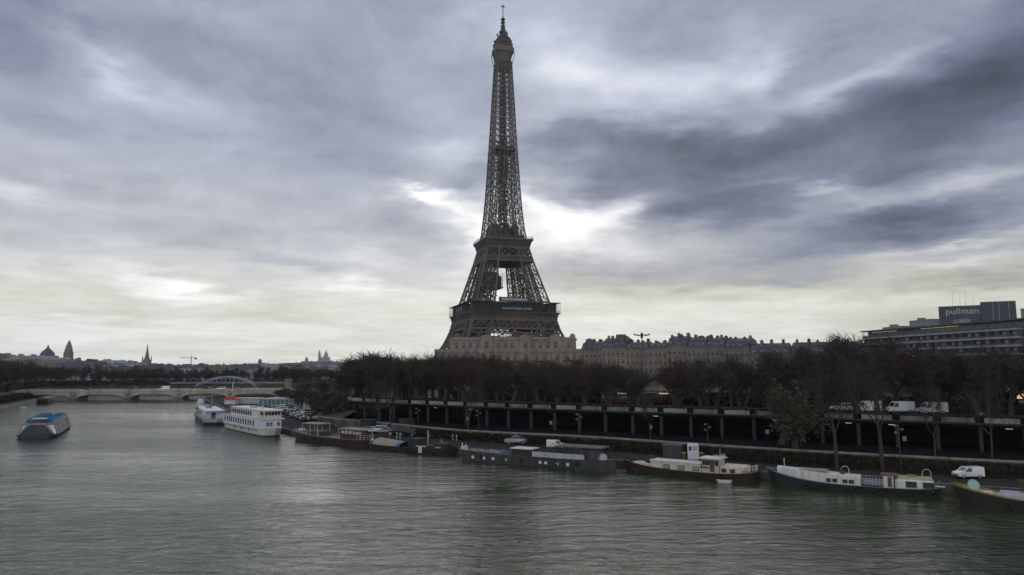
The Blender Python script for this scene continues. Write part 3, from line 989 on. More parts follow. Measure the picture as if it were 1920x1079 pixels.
octo(b, [(6.1, 268), (6.2, 274), (6.9, 278), (8.0, 281), (8.9, 282.4)])
for i in range(8):
    x, y = oc(6.15)[i]
    X2, Y2 = oc(9.0)[i]
    b.beam((x, y, 268), (X2, Y2, 282.4), 0.4)
b.build('top_corbel', M['iron'], TOWER)
b = MB(); octo(b, [(8.9, 282.4), (9.2, 282.6), (9.2, 286.6), (8.8, 287.0), (0.1, 287.2)]); b.build('top_gallery', M['iron_red'], TOWER)
b = MB()
octo(b, [(8.0, 287), (8.0, 290.2), (8.3, 290.4), (6.4, 292.6), (6.2, 295.4), (6.5, 295.7), (4.2, 298.2), (3.0, 300.6), (2.6, 303.6), (1.6, 305.8), (0.1, 306.4)])
b.build('top_cabin', M['iron_dark'], TOWER)
b = MB()
r3 = random.Random(11)
for i in range(26):
    a = 2 * pi * i / 26 + r3.uniform(-.1, .1)
    d, z = r3.choice(((8.2, 289.5), (7.2, 292), (6.6, 295.5), (5.0, 297.5), (3.6, 300)))
    h = r3.uniform(1.6, 4.2)
    b.beam((d * cos(a), d * sin(a), z), (d * cos(a), d * sin(a), z + h), r3.uniform(0.25, 0.6))
    if r3.random() < 0.5:
        b.box(d * cos(a) - .7, d * cos(a) + .7, d * sin(a) - .5, d * sin(a) + .5, z + h * .4, z + h * .4 + 1.3)
b.build('aerial', M['iron_dark'], TOWER)
b = MB()
b.tube([(0, 0, 304), (0, 0, 309), (0, 0, 309.1), (0, 0, 316)], [1.5, 1.4, 1.1, 0.95], 8)
b.tube([(0, 0, 316), (0, 0, 327.5)], [0.38, 0.30], 6)
for a in range(4):
    b.beam((-2.0 * cos(a * pi / 4), -2.0 * sin(a * pi / 4), 326.4), (2.0 * cos(a * pi / 4), 2.0 * sin(a * pi / 4), 326.4), 0.28)
b.beam((0, 0, 327), (0, 0, 329.2), 0.22)
for z in (306, 308, 311, 314):
    b.box(-1.7, 1.7, -1.7, 1.7, z, z + 0.6)
b.build('antenna_mast', M['iron_dark'], TOWER)
# sheeted scaffold round the nearest leg
b = MB()
b.box(-25.5, -7.0, -25.5, -9.5, 75.0, 75.8, 1).box(-24.5, -8.0, -24.5, -10.5, 75.8, 84.5, 0, 0.4)
b.box(-22.5, -9.5, -22.5, -11.5, 84.5, 88, 0, 0.8)
for i in range(9):
    x = -25.5 + 17 * i / 8
    x += 1
    b.beam((x, -24.7, 75.5), (x, -24.7, 85.5 + (i % 3)), 0.25, m=1)
    b.beam((x, -25.4, 75.5), (x, -25.4, 77.5), 0.15, m=1)
for z in (78.5, 81.5, 84.4):
    b.beam((-24.6, -24.7, z), (-8, -24.7, z), 0.3, m=1)
b.beam((-25.5, -25.4, 77.4), (-7, -25.4, 77.4), 0.2, m=1)
b.build('scaffold', [M['iron_glass'], M['iron_dark']], TOWER)
b = MB()
r4 = random.Random(5)
for i in range(26):
    z = 66 + r4.random() * 11
    x, y = -18.5 + r4.uniform(-6, 6), -18.5 + r4.uniform(-6, 6)
    b.beam((x, y, z), (x + r4.uniform(-5, 5), y + r4.uniform(-5, 5), z + r4.uniform(1, 5)), 0.7)
b.build('lift_machinery', M['iron_dark'], TOWER)
# ------------------------------------------------------------------ trees
def make_tree(seed, h, spread, trunk_r, kind='bare', fork=0.32, ntw=1.0, dens=1.0):
    """trunk with limbs (one mesh) and crown of fine twigs or leaf clumps (one mesh), local, foot at the origin"""
    r = random.Random(seed)
    tb, cb = MB(), MB()
    tips = []

    def grow(p, d, L, rad, lvl):
        n = 3
        pts, rs = [p], [rad]
        dd = d.copy()
        for i in range(n):
            dd = (dd + Vector((r.uniform(-.2, .2), r.uniform(-.2, .2), r.uniform(-.05, .16)))).normalized()
            p = p + dd * (L / n)
            pts.append(p); rs.append(rad * (1 - 0.45 * (i + 1) / n))
        (tb if lvl < 3 else cb).tube(pts, rs, 6 if lvl < 1 else (5 if lvl < 2 else 3), caps=False)
        if lvl >= 3:
            tips.append((pts, rs[-1]))
            return
        k = r.choice((3, 4, 4, 5)) if lvl < 1 else r.choice((3, 4, 5))
        for j in range(k):
            a = 2 * pi * (j + r.random() * 0.7) / k
            t = r.uniform(0.1, 1.0)
            base = pts[1].lerp(pts[3], t) if lvl > 0 else pts[2].lerp(pts[3], r.uniform(-0.6, 1))
            el = r.uniform(0.3, 1.25) if j else 1.45
            side = Vector((cos(a) * cos(el) * spread, sin(a) * cos(el) * spread, sin(el) * 0.9)).normalized()
            nd = (dd * (0.75 if lvl else 0.4) + side).normalized()
            if lvl > 1 and r.random() < 0.3: nd.z = -abs(nd.z) * 0.4
            grow(base, nd, L * r.uniform(0.62, 0.92), rs[-1] * r.uniform(0.5, 0.72), lvl + 1)
    grow(Vector((0, 0, -0.3)), Vector((0, 0, 1)), h * fork, trunk_r, 0)
    zt = max(max(p.z for p in q[0]) for q in tips)
    for pts, rr in tips:
        nt_ = int(26 * ntw * dens)
        for _ in range(nt_):
            i = r.randrange(1, 4)
            b0 = pts[i - 1].lerp(pts[i], r.random())
            d = Vector((r.gauss(0, 1), r.gauss(0, 1), r.gauss(0.45, 0.8))).normalized()
            L = r.uniform(0.05, 0.12) * h * (1.5 if r.random() < 0.12 else 1)
            e = b0 + d * L
            w = r.uniform(0.0016, 0.0034) * h
            u = d.cross(Vector((r.gauss(0, 1), r.gauss(0, 1), r.gauss(0, 1)))).normalized() * w
            mid = b0.lerp(e, 0.5) + Vector((r.uniform(-.01, .01), r.uniform(-.01, .01), r.uniform(-.01, .02))) * h
            cb.add([b0 - u, b0 + u, mid + u * .7, mid - u * .7, e], [(0, 1, 2, 3), (3, 2, 4)])
            # side twiglets
            for q in range(2):
                s0 = b0.lerp(e, r.uniform(0.3, 0.9))
                e2 = s0 + (d + Vector((r.gauss(0, .8), r.gauss(0, .8), r.gauss(0, .8)))).normalized() * L * 0.5
                cb.add([s0 - u * .5, s0 + u * .5, e2], [(0, 1, 2)])
            if kind != 'bare' and r.random() < 0.8:
                for q in range(3):
                    c = b0.lerp(e, r.uniform(0.3, 1.1))
                    s_ = h * r.uniform(0.005, 0.012)
                    a = Vector((r.gauss(0, 1), r.gauss(0, 1), r.gauss(0, 1))).normalized() * s_
                    v = a.cross(Vector((r.gauss(0, 1), r.gauss(0, 1), r.gauss(0, 1)))).normalized() * s_
                    cb.add([c - a, c - v, c + a, c + v], [(0, 1, 2, 3)], 1)
    # unit height
    k = 1.0 / max(p[2] for p in cb.v)
    rad = sorted(math.hypot(p[0], p[1]) for p in cb.v)[int(len(cb.v) * 0.93)] * k
    kx = k * (0.27 * spread) / rad
    for m_ in (tb, cb):
        m_.v = [(x * kx, y * kx, z * k) for x, y, z in m_.v]
    return tb, cb


TREE_LIB = {}
TREE_BIN = []
specs = [('plane', 1, 1.35, 'bare', .24), ('plane', 2, 1.5, 'bare', .22), ('plane', 3, 1.25, 'bare', .27), ('plane', 4, 1.4, 'bare', .24), ('plane', 5, 1.6, 'bare', .20),
         ('tall', 6, 1.0, 'bare', .30), ('tall', 7, 1.1, 'bare', .33), ('green', 8, 1.5, 'leaf', .18), ('green', 9, 1.7, 'leaf', .16), ('quay', 10, 0.95, 'bare', .5), ('quay', 11, 1.05, 'bare', .52)]
for kind_, sd, sp, kd, fk in specs:
    tb, cb = make_tree(sd, 10.0, sp, 0.26, kd, fk, dens={'quay': 0.55, 'green': 0.3}.get(kind_, 0.66))
    root = thing('tree_source', None, None)
    to = tb.build('trunk', M['bark'], root)
    co = cb.build('crown', [M['twig'], M['bud']], root)
    TREE_LIB.setdefault(kind_, []).append(root)


def put_tree(kind, x, y, z, h, wid, label, group, tone='twig', rr=rnd, name='bare_tree'):
    src = rr.choice(TREE_LIB[kind])
    o = copy_tree(src, loc=(x, y, z), rz=rr.uniform(0, 2 * pi), scale=(h * wid, h * wid, h), swap={M['twig']: M[tone]} if tone != 'twig' else None)
    o.name = name
    tag(o, label, 'tree', group)
    return o


def ztop(py, Y):
    return CAM_Z + (690 - py) * Y / 1300.0


def prof(tab, px):
    return lerp_tab(tab, min(max(px, tab[0][0]), tab[-1][0]))


# how high the tree line stands against the sky, by bearing
TREE_TOP = [(520, 716), (560, 706), (600, 703), (640, 676), (662, 660), (690, 654), (720, 658), (740, 672), (800, 671), (830, 668), (1090, 674), (1180, 682), (1230, 680), (1270, 670), (1350, 668), (1400, 664), (1440, 648), (1500, 636), (1600, 628), (1700, 638), (1780, 648), (1960, 644), (2200, 640)]
LBL = {
    'a': 'bare brown plane tree in the row right behind the pale street parapet, left of the tower',
    'b': 'bare brown plane tree in the row right behind the street parapet, below the tower and palace',
    'c': 'bare brown plane tree in the row right behind the street parapet, below the slate roofed row',
    'd': 'bare brown plane tree in the row right behind the street parapet, below the hotel',
}


def zone(px):
    return 'a' if px < 815 else 'b' if px < 1090 else 'c' if px < 1405 else 'd'


DEPTHW = ['first', 'second', 'third', 'fourth']
rg = [0.0]
for i in range(1, len(PL)):
    rg.append(rg[-1] + (PL[i] - PL[i - 1]).length)
s_a, s_b = rg[int(3.6 * SUB)], rg[11 * SUB]
tr = random.Random(21)
WHAT = {'a': 'left of the tower', 'b': 'below the palace', 'c': 'below the slate roofed houses', 'd': 'below the hotel'}
for ri, (off, step) in enumerate(((6.0, 6.6), (17.0, 6.4), (30.0, 7.0), (46.0, 8.0))):
    s = s_a + ri * 2.1
    while s < s_b:
        p, d = along(PL, rg, s)
        n2 = Vector((-d.y, d.x)) * -1
        n2 = Vector((d.y, -d.x))
        q = p + n2 * (off + tr.uniform(-1.5, 1.5)) + d * tr.uniform(-1.2, 1.2)
        px = 960 + q.x / q.y * 1300
        zb = SZ - 0.05 if off < 26 else lerp_tab([(26, SZ), (62, GZ)], off) - 0.05
        if s > rg[9 * SUB]: zb = GZ - 0.05
        top = prof(TREE_TOP, px) - 9 + tr.uniform(-9, 16) + (0 if ri else 5)
        h = min(21, max(7.5, ztop(top, q.y) - zb))
        tone = tr.choice(('twig', 'twig', 'twig_red', 'twig_grey'))
        kind = 'plane' if tr.random() < 0.8 else 'tall'
        zn = zone(px)
        lb = '%s tree in the %s row behind the street parapet, %s' % ({'twig': 'bare brown', 'twig_red': 'bare reddish', 'twig_grey': 'bare greyish'}[tone], DEPTHW[ri], WHAT[zn])
        gap = (1212 < px < 1232 and ri < 4) or (1540 < px < 1790 and ri < 2 and tr.random() < 0.93)
        if not gap:
            put_tree(kind, q.x, q.y, zb, h, tr.uniform(0.95, 1.25), lb, 'bare trees %s' % WHAT[zn], tone, tr, 'plane_tree')
        s += step * tr.uniform(0.85, 1.2)

# the big round tree left of the tower and its neighbours
for px, Y, py, wid, kd, tone, lb in (
        (692, 225, 650, 1.25, 'plane', 'twig', 'large round-headed bare tree, tallest of those left of the tower'),
        (665, 215, 664, 1.1, 'plane', 'twig_grey', 'bare tree leaning against the left side of the largest round-headed tree'),
        (560, 420, 672, 1.3, 'plane', 'twig_grey', 'dark round bare tree standing alone before the white domed basilica hill'),
        (605, 250, 700, 1.2, 'green', 'twig', 'budding olive green tree behind the end of the car park'),
        (640, 240, 703, 1.1, 'green', 'twig', 'budding olive green tree between the car park and the largest round tree'),
        (580, 275, 708, 1.2, 'green', 'twig', 'smaller budding tree beside the right end of the stone bridge'),
        (1455, 128, 700, 0.9, 'green', 'twig', 'spindly green-budded tree in front of the parapet, above the green barge'),
        (1485, 118, 745, 1.1, 'green', 'twig', 'low green-budded tree hanging over the gallery edge above the green barge'),
        (1425, 150, 706, 0.9, 'green', 'twig', 'green-budded tree behind the parapet beside the pale low pavilion')):
    x = (px - 960) / 1300 * Y
    zb = {692: SZ, 665: SZ, 560: GZ, 605: GZ, 640: GZ, 580: GZ, 1455: SZ - 5, 1485: FZ, 1425: SZ}[px]
    put_tree(kd, x, Y, zb - 0.1, ztop(py, Y) - zb, wid, lb, None, tone, tr, 'tree')

# tall trees rooted on the quay or against the low wall
for px, by, py, wid, lb in (
        (712, 808, 690, .75, 'tall thin bare tree on the quay left of its twin, beside the parked cars'),
        (731, 812, 684, .75, 'tall thin bare tree on the quay right of its twin, beside the parked cars'),
        (878, 822, 700, .85, 'tall bare tree on the quay behind the dark barge and before the gallery'),
        (1220, 845, 700, .7, 'tall bare tree on the quay left of the grey shed'),
        (1488, 868, 690, .8, 'slim bare tree on the quay behind the front deck of the green barge'),
        (1570, 880, 640, .95, 'thick-trunked bare tree behind the middle of the green barge'),
        (1655, 884, 636, .95, 'thick-trunked bare tree behind the wheelhouse of the green barge'),
        (1755, 884, 668, .8, 'slender bare tree on the quay above the stern of the green barge'),
        (1862, 884, 660, .85, 'bare tree on the quay beyond the small white van')):
    p = gp(px, by, QZ)
    put_tree('quay', p.x, p.y, QZ - 0.1, ztop(py, p.y) - QZ, wid, lb, 'tall trees on the lower quay', 'twig', tr, 'quay_tree')

# dense low growth left of the gallery (between car park and upper street)
for i in range(22):
    t_ = i / 21
    px = 528 + 120 * t_ + tr.uniform(-6, 6)
    by = 762 + 10 * t_ + tr.uniform(-8, 6)
    Y = lerp_tab([(520, 330), (560, 275), (600, 225), (650, 203), (700, 198)], px) + tr.uniform(-6, 14)
    x = (px - 960) / 1300 * Y
    zb = 3.0
    h = max(3.0, ztop(tr.uniform(722, 735), Y) - zb)
    put_tree('plane' if i % 3 else 'green', x, Y, zb, h, 1.4, 'bushy small tree in the dark thicket between car park and upper street', 'small trees of the thicket beside the car park', tr.choice(('twig', 'twig_grey')), tr, 'small_tree')

# far bank and the left shore
LEFT_TOP = [(-200, 640), (0, 660), (60, 668), (110, 677), (200, 682), (260, 678), (330, 682), (420, 684), (520, 682), (600, 684), (640, 684)]
rl = [0.0]
for i in range(1, len(LL)):
    rl.append(rl[-1] + (LL[i] - LL[i - 1]).length)
for ri, (off, step) in enumerate(((-5, 8.5), (-18, 9.5), (-34, 11))):
    s = rl[int(3.2 * SUB)] + ri * 3
    while s < rl[-1] - 2:
        p, d = along(LL, rl, s)
        q = p + Vector((d.y, -d.x)) * (off + tr.uniform(-2, 2))
        q = q + d * tr.uniform(-2, 2)
        px = 960 + q.x / q.y * 1300
        if px > -60 and not (-2 < (Vector((q.x, q.y)) - Vector((-255, 362))).length < 11):
            top = prof(LEFT_TOP, px) + tr.uniform(-2, 8) + (4 if ri == 0 else 0)
            h = min(22, max(7, ztop(top, q.y) - GZ))
            tone = tr.choice(('twig', 'twig_grey', 'twig_grey'))
            where = 'on the left shore before the bridge' if q.y < 362 else ('on the far bank behind the bridge' if px < 350 else 'on the far bank by the arch bridge')
            lb = '%s tree %s, %s row from the water' % ({'twig': 'bare brown', 'twig_grey': 'bare greyish'}[tone], where, DEPTHW[ri])
            put_tree('plane', q.x, q.y, GZ - 0.1, h, tr.uniform(0.9, 1.2), lb, 'bare trees ' + where, tone, tr, 'bankside_tree')
        s += step * tr.uniform(0.85, 1.2)
for rs_ in TREE_LIB.values():
    for r_ in rs_:
        for ch in list(r_.children):
            bpy.data.objects.remove(ch)
        bpy.data.objects.remove(r_)
# ------------------------------------------------------------------ buildings
def win_mesh(w, h, french=False, frame=None):
    """window: stone surround standing proud, dark panes with a cross bar, small sill"""
    b = MB()
    t = 0.16
    b.box(-w / 2 - t, -w / 2, -0.12, 0.02, 0, h + t)
    b.box(w / 2, w / 2 + t, -0.12, 0.02, 0, h + t)
    b.box(-w / 2 - t - .1, w / 2 + t + .1, -0.2, 0.02, h + t + .003, h + t + 0.2)
    b.box(-w / 2 - t - .1, w / 2 + t + .1, -0.25, 0.02, -0.18, -0.003)
    b.box(-w / 2, w / 2, -0.03, 0.02, 0, h, 1)
    b.box(-0.05, 0.05, -0.06, -0.033, 0, h, 2)
    if french:
        for i in range(7):
            x = -w / 2 + w * i / 6
            b.box(x - .03, x + .03, -0.42, -0.36, 0, 0.9, 3)
        b.box(-w / 2 - .1, w / 2 + .1, -0.44, -0.34, 0.903, 0.97, 3)
    return b


def frame2(A, B):
    A = Vector(A); B = Vector(B)
    d = (B - A)
    return A, d.length, math.atan2(d.y, d.x)


def stone_house(name, label, A, B, z0, zw, zr, floors, bays, depth=14, wallm='stone_warm', roofm='slate', group=None, seed=0, cat='building', dormers=True, wh=2.2, ww=1.15, first=0, chim=3, win_top_only=None, setback=2.6):
    r = random.Random(seed)
    A, L, rz = frame2(A, B)
    t = thing(name, label, cat, (A.x, A.y, z0), rz, group)
    H = zw - z0
    b = MB().box(0, L, 0, depth, -1, H)
    fh = H / floors
    for k in range(1, floors + 1):
        z = k * fh
        e = 0.35 if k in (floors, floors - 1) else 0.18
        b.box(-0.1, L + 0.1, -e, 0.0, z - 0.28, z - 0.02 - 0.004 * k)
    for x in (0.15, L - 0.75):
        b.box(x, x + 0.6, -0.14, 0, 0, H - 0.4)
    b.build('wall', M[wallm], t)
    src = win_mesh(ww, min(wh, fh * 0.66), True).build('window', [M[wallm], M['pane'], M['white'], M['iron_dark']], t)
    n = 0
    for k in range(floors - 1, first - 1, -1):
        for i in range(bays):
            if n >= 98: break
            o = src if n == 0 else src.copy()
            if n: C.objects.link(o)
            o.location = (L * (i + 0.5) / bays, 0, k * fh + fh * 0.16)
            n += 1
    # mansard
    hr = zr - zw
    sb = min(setback, depth * 0.3)
    b = MB()
    z1 = H + hr * 0.78
    b.add([(0, 0, H), (L, 0, H), (L, depth, H), (0, depth, H), (0.3, sb, z1), (L - 0.3, sb, z1), (L - 0.3, depth - sb, z1), (0.3, depth - sb, z1), (0.6, depth / 2, H + hr), (L - 0.6, depth / 2, H + hr)],
          [(0, 1, 5, 4), (1, 2, 6, 5), (2, 3, 7, 6), (3, 0, 4, 7), (4, 5, 9, 8), (6, 7, 8, 9), (5, 6, 9), (7, 4, 8)])
    rf = b.build('roof', M[roofm], t)
    if dormers:
        nd = max(2, int(bays * 0.8))
        dm = MB()
        dm.box(-0.75, 0.75, -0.2, 1.6, 0, 1.7, 0)
        dm.box(-0.45, 0.45, -0.26, -0.2, 0.2, 1.45, 1)
        dm.extr([(-0.95, 1.7), (0.95, 1.7), (0.6, 2.05), (0, 2.2), (-0.6, 2.05)], -0.3, 1.8, 2)
        ds = dm.build('dormer', [M[wallm], M['pane'], M['zinc']], t)
        for i in range(nd):
            o = ds if i == 0 else ds.copy()
            if i: C.objects.link(o)
            o.location = (L * (i + 0.5) / nd, 0.75, H + 0.25)
    cs = None
    for i in range(chim):
        w = r.uniform(1.2, 3.6); hh = r.uniform(0.2, 1.3)
        c = MB().box(-0.45, 0.45, -w / 2, w / 2, -hr * 0.5, hh, 0).box(-0.55, 0.55, -w / 2 - .1, w / 2 + .1, hh, hh + 0.15, 0)
        for q in range(int(w / 0.5)):
            c.lathe([(0.13, hh + .15), (0.11, hh + 0.5)], 6, (0, -w / 2 + 0.3 + q * 0.5, 0), 1)
        c.build('chimney', [M['chimney' if r.random() < 0.6 else wallm], M['chimney']], rf, loc=(min(L - 1, max(1, L * (i + r.uniform(0.15, 0.85)) / chim)), depth * r.uniform(0.35, 0.6), H + hr))
    return t


# palace-like block below the tower
A, L, rz = frame2((-44.6, 404), (39.5, 396))
t = thing('palace', 'long cream stone palace with three visible window rows at the foot of the tower', 'building', (A.x, A.y, GZ), rz)
b = MB()
b.box(0, L, 0, 22, -1, 21.6).box(-0.4, L + 0.4, -0.5, 0, 21.0, 21.9).box(-0.2, L + 0.2, -0.3, 0, 14.6, 15.2).box(-.2, L + .2, -.3, 0, 8.2, 8.8)
for x in (26, 50, 68):
    b.box(x, x + 6, -1.2, 0, 0, 20.8)
b.build('lower_wall', M['stone'], t)
b = MB()
b.box(8, L - 3, 3, 20, 21.9, 28.2).box(7.6, L - 2.6, 2.5, 20.4, 28.2, 28.9)
for x in (26.4, 49, 66.5):
    b.box(x, x + 6.6, 2.0, 3, 21.9, 29.5)
    b.extr([(x - .4, 29.5), (x + 7, 29.5), (x + 6.2, 30.3), (x + 3.3, 31.4), (x + .4, 30.3)], 2.0, 5.0)
b.lathe([(1.6, 28.9), (1.7, 30.4), (1.0, 31.4), (0.1, 31.9)], 8, (L - 5, 5, 0))
b.build('upper_wall', M['stone_far'], t)
MB().box(9, L - 4, 4, 19, 28.9, 29.6).build('roof', M['zinc'], t)
for zc_ in (15.2, 8.8):
    MB().box(1, L - 1, -0.9, -0.35, zc_ + .003, zc_ + 0.12).box(1, L - 1, -0.9, -0.84, zc_ + .12, zc_ + 1.0).build('balcony', M['iron_dark'], t)
MB().box(-0.4, L + .4, -0.45, -0.3, 21.9, 22.7).build('balustrade', M['stone'], t)
src = win_mesh(1.5, 3.2, True).build('window', [M['stone_far'], M['pane'], M['white'], M['iron_dark']], t)
n = 0
for (z, y, x0, x1, k, pr) in ((23.6, 3, 10, L - 5, 17, 2.0), (16.6, 0, 2, L - 2, 19, -1.2), (10.0, 0, 2, L - 2, 19, -1.2), (3.0, 0, 2, L - 2, 19, -1.2)):
    for i in range(k):
        x = x0 + (x1 - x0) * (i + 0.5) / k
        yy = y
        for xp, xw in ((26, 6), (50, 6), (68, 6)) if z < 22 else ((26.4, 6.6), (49, 6.6), (66.5, 6.6)):
            if xp - 1 < x < xp + xw + 1:
                x = xp + xw / 2; yy = pr
        o = src if n == 0 else src.copy()
        if n: C.objects.link(o)
        o.location = (x, yy, z); n += 1

# row of slate-roofed apartment houses right of the palace
hp = [(1088, 396), (1128, 388), (1172, 380), (1215, 374), (1250, 368), (1287, 362), (1322, 356), (1356, 350), (1403, 342)]
wallk = ['stone_warm', 'stone_far', 'stone_warm', 'stone', 'stone_warm', 'stone', 'stone_grey', 'stone_grey']
lbs = ['domed corner at the left end of the row, beside the palace', 'second from the palace, with a steep square slate pavilion roof', 'low slate roof left of the many-armed floodlight mast', 'directly behind the many-armed floodlight mast',
       'with a tall brick chimney stack right of the floodlight mast', 'with a steep blue slate roof, middle of the row', 'grey-walled with flat-topped slate roof', 'broad grey-walled one at the right end of the row']
for i in range(8):
    (pa, ya), (pb, yb) = hp[i], hp[i + 1]
    A_ = ((pa - 960) / 1300 * ya, ya); B_ = ((pb - 960) / 1300 * yb, yb)
    ym = (ya + yb) / 2
    zr = ztop((640, 634, 641, 642, 630, 632, 633, 634)[i], ym); zw = ztop((658, 653, 656, 655, 650, 653, 652, 655)[i], ym)
    h = stone_house('apartment_house', 'apartment house, ' + lbs[i], A_, B_, GZ, zw, zr, 5, max(4, int((pb - pa) / 8)), 14, wallk[i], 'slate', 'row of slate-roofed apartment houses', seed=i, chim=4, first=1)
    Lh = math.dist(A_, B_)
    if i == 0:
        MB().lathe([(3.2, 0), (3.4, 2.5), (2.6, 5), (1.2, 6.6), (0.1, 7.2)], 12).build('dome', M['slate'], h, loc=(4, 3.5, zw - GZ))
    if i == 1:
        MB().add([(0, 0, 0), (6, 0, 0), (6, 6, 0), (0, 6, 0), (1, 1, 7.4), (5, 1, 7.4), (5, 5, 7.4), (1, 5, 7.4)], [(0, 1, 5, 4), (1, 2, 6, 5), (2, 3, 7, 6), (3, 0, 4, 7), (4, 5, 6, 7)]).build('pavilion_roof', M['slate'], h, loc=(Lh - 7, 0.3, zw - GZ + 0.02))
# long dark mansard house between the row and the hotel
for i, ((pa, ya), (pb, yb), tp, wl, lb) in enumerate((((1404, 300), (1478, 292), 644, 668, 'dark mansard-roofed house with a sloping left end, right of the apartment row'),
                                                ((1479, 292), (1546, 285), 642, 668, 'dark mansard-roofed house with pale chimneys, between apartment row and hotel'),
                                                ((1547, 285), (1622, 280), 641, 667, 'dark mansard-roofed house nearest the hotel, half hidden by bare trees'))):
    A_ = ((pa - 960) / 1300 * ya, ya); B_ = ((pb - 960) / 1300 * yb, yb)
    stone_house('mansard_house', lb, A_, B_, GZ, ztop(wl, ya), ztop(tp, ya), 5, 7, 13, 'stone_grey', 'slate', 'dark mansard-roofed houses', seed=20 + i, chim=3, first=1, setback=4)

# hotel: long glazed slab with balcony bands
A, L, rz = frame2((177.0, 350), (189.5, 258))
t = thing('hotel', 'long grey hotel slab with pale balcony bands and a navy rooftop sign', 'building', (A.x, A.y, GZ), rz)
HH = 30.3
MB().box(0.6, L, 1.6, 17, -1, HH - 3.6).build('wall', M['hotel_wall'], t)
MB().box(0.9, L - 0.3, 0.9, 1.6, 0, HH - 3.9).build('glazed_front', M['hotel_glass'], t)
MB().box(L + 0.003, L + 9, 1.0, 20, -1, HH - 2.2).build('end_wall', M['stone_grey'], t)
nb = 22
fl = MB().box(0, L + 0.2, -0.5, 1.0, -0.18, 0.18).box(0, L + 0.2, -0.5, -0.42, 0.18, 0.45)
sl = fl.build('balcony', M['hotel_slab'], t)
rail = MB().box(0, L, -0.46, -0.43, 0.46, 1.15)
for i in range(nb * 2 + 1):
    x = L * i / (nb * 2)
    rail.box(x - .03, x + .03, -0.5, -0.42, 0.4, 1.2)
rl_ = rail.build('balustrade', M['hotel_wall'], sl)
fin = MB().box(-0.09, 0.09, -0.4, 1.0, 0.2, 2.7)
dividers = []
for k in range(8):
    z = HH - 3.9 - 3.1 * k
    o = sl if k == 0 else sl.copy()
    if k:
        C.objects.link(o)
        c = rl_.copy(); C.objects.link(c); c.parent = o
    o.location = (0, 0, z)
r5 = random.Random(9)
curt = MB().box(0.1, 1.7, 0.82, 0.88, 0.2, 2.5).build('window_bay', M['grey_paint'], t)
fsrc = fin.build('divider', M['hotel_wall'], t)
n = 0
for k in range(1, 6):
    for i in range(20):
        z = HH - 3.9 - 3.1 * k
        x = 1 + (L - 2) * i / 20
        o = fsrc if n == 0 else fsrc.copy()
        if n: C.objects.link(o)
        o.location = (x, 0, z)
        if r5.random() < 0.55:
            c = curt if n == 0 else curt.copy()
            if n: C.objects.link(c)
            c.location = (x + r5.uniform(0.3, 2.0), 0, z)
        n += 1
b = MB().box(1, L - 1, 2.2, 15, HH - 3.6, HH - 0.5, 0)
b.box(-0.6, L + 4, -1.2, 17, HH - 0.5, HH + 0.05, 1)
for i in range(26):
    x = 0.5 + (L - 1) * i / 25
    b.box(x - .07, x + .07, -0.3, -0.15, HH - 3.6, HH - 0.5, 1)
b.build('penthouse', [M['teal'], M['hotel_wall']], t)
for x0, x1 in ((6, 24), (40, 62)):
    MB().box(x0, x1, 0.6, 0.75, HH - 1.05, HH - 0.93).build('warm_light', M['lamp_warm'], t)
b = MB()
for q_ in ((41, 58, 5, 14, 2.2), (26, 40, 6, 12, 3.4), (8, 22, 5, 11, 1.3), (88, 99, 5, 14, 3.9), (30, 33, 7, 9, 4.4), (12, 16, 6, 8, 2.4)):
    MB().box(q_[0], q_[1], q_[2], q_[3], HH + .05, HH + q_[4]).box(q_[0] - .2, q_[1] + .2, q_[2] - .2, q_[3] + .2, HH + q_[4], HH + q_[4] + .15).build('rooftop_plant', M['grey_paint'], t)
# sign block: letter face turned to the river
sb_ = thing('rooftop_sign', None, None); sb_['category'] = ''
bpy.data.objects.remove(sb_)
p1 = Vector(((1762 - 960) / 1300 * 300, 300)); p2 = Vector(((1841 - 960) / 1300 * 292, 292)); p3 = Vector(((1908 - 960) / 1300 * 286, 286))
def to_local(p): return Matrix.Rotation(-rz, 2) @ (p - A)
zs0, zs1 = ztop(599, 298) - GZ, ztop(575, 298) - GZ
sg = MB()
q1, q2, q3 = to_local(p1), to_local(p2), to_local(p3)
d12 = (q2 - q1).normalized(); nn_ = Vector((-d12.y, d12.x))
if (nn_.dot(Vector((0, 1))) < 0): nn_ = -nn_
sg.prism([tuple(q1), tuple(q2), tuple(q2 + nn_ * 5), tuple(q1 + nn_ * 5)], HH + 0.05, zs1)
sg.prism([tuple(q2 + d12 * 0.1 - nn_ * 0.8), tuple(q3 - nn_ * 0.8), tuple(q3 + nn_ * 5), tuple(q2 + d12 * 0.1 + nn_ * 5)], HH + 0.05, zs1 + 1.2)
for f in (0.35, 0.52, 0.8):
    c_ = q2.lerp(q3, f) - nn_ * 1.0
    sg.box(c_.x - .15, c_.x + .15, c_.y - .2, c_.y + .05, HH, zs1 + 1.0, 1)
sgo = sg.build('sign_block', [M['sign_blue'], M['grey_paint']], t)
fc = bpy.data.curves.new('lettering', 'FONT')
fc.body = 'pullman:'
fc.size = 3.7; fc.extrude = 0.08; fc.space_character = 1.05; fc.offset = 0.03
fo = bpy.data.objects.new('lettering_curve', fc)
C.objects.link(fo)
fm = bpy.data.meshes.new_from_object(fo.evaluated_get(bpy.context.evaluated_depsgraph_get()))
bpy.data.objects.remove(fo)
fo = bpy.data.objects.new('lettering', fm)
C.objects.link(fo); fo.parent = sgo
fm.materials.clear(); fm.materials.append(M['light_grey'])
ang = math.atan2(d12.y, d12.x)
s_ = q1 + d12 * (q2 - q1).length * 0.16 - nn_ * 0.12
fo.location = (s_.x, s_.y, zs0 + (zs1 - zs0) * 0.36)
fo.rotation_euler = (pi / 2, 0, ang)
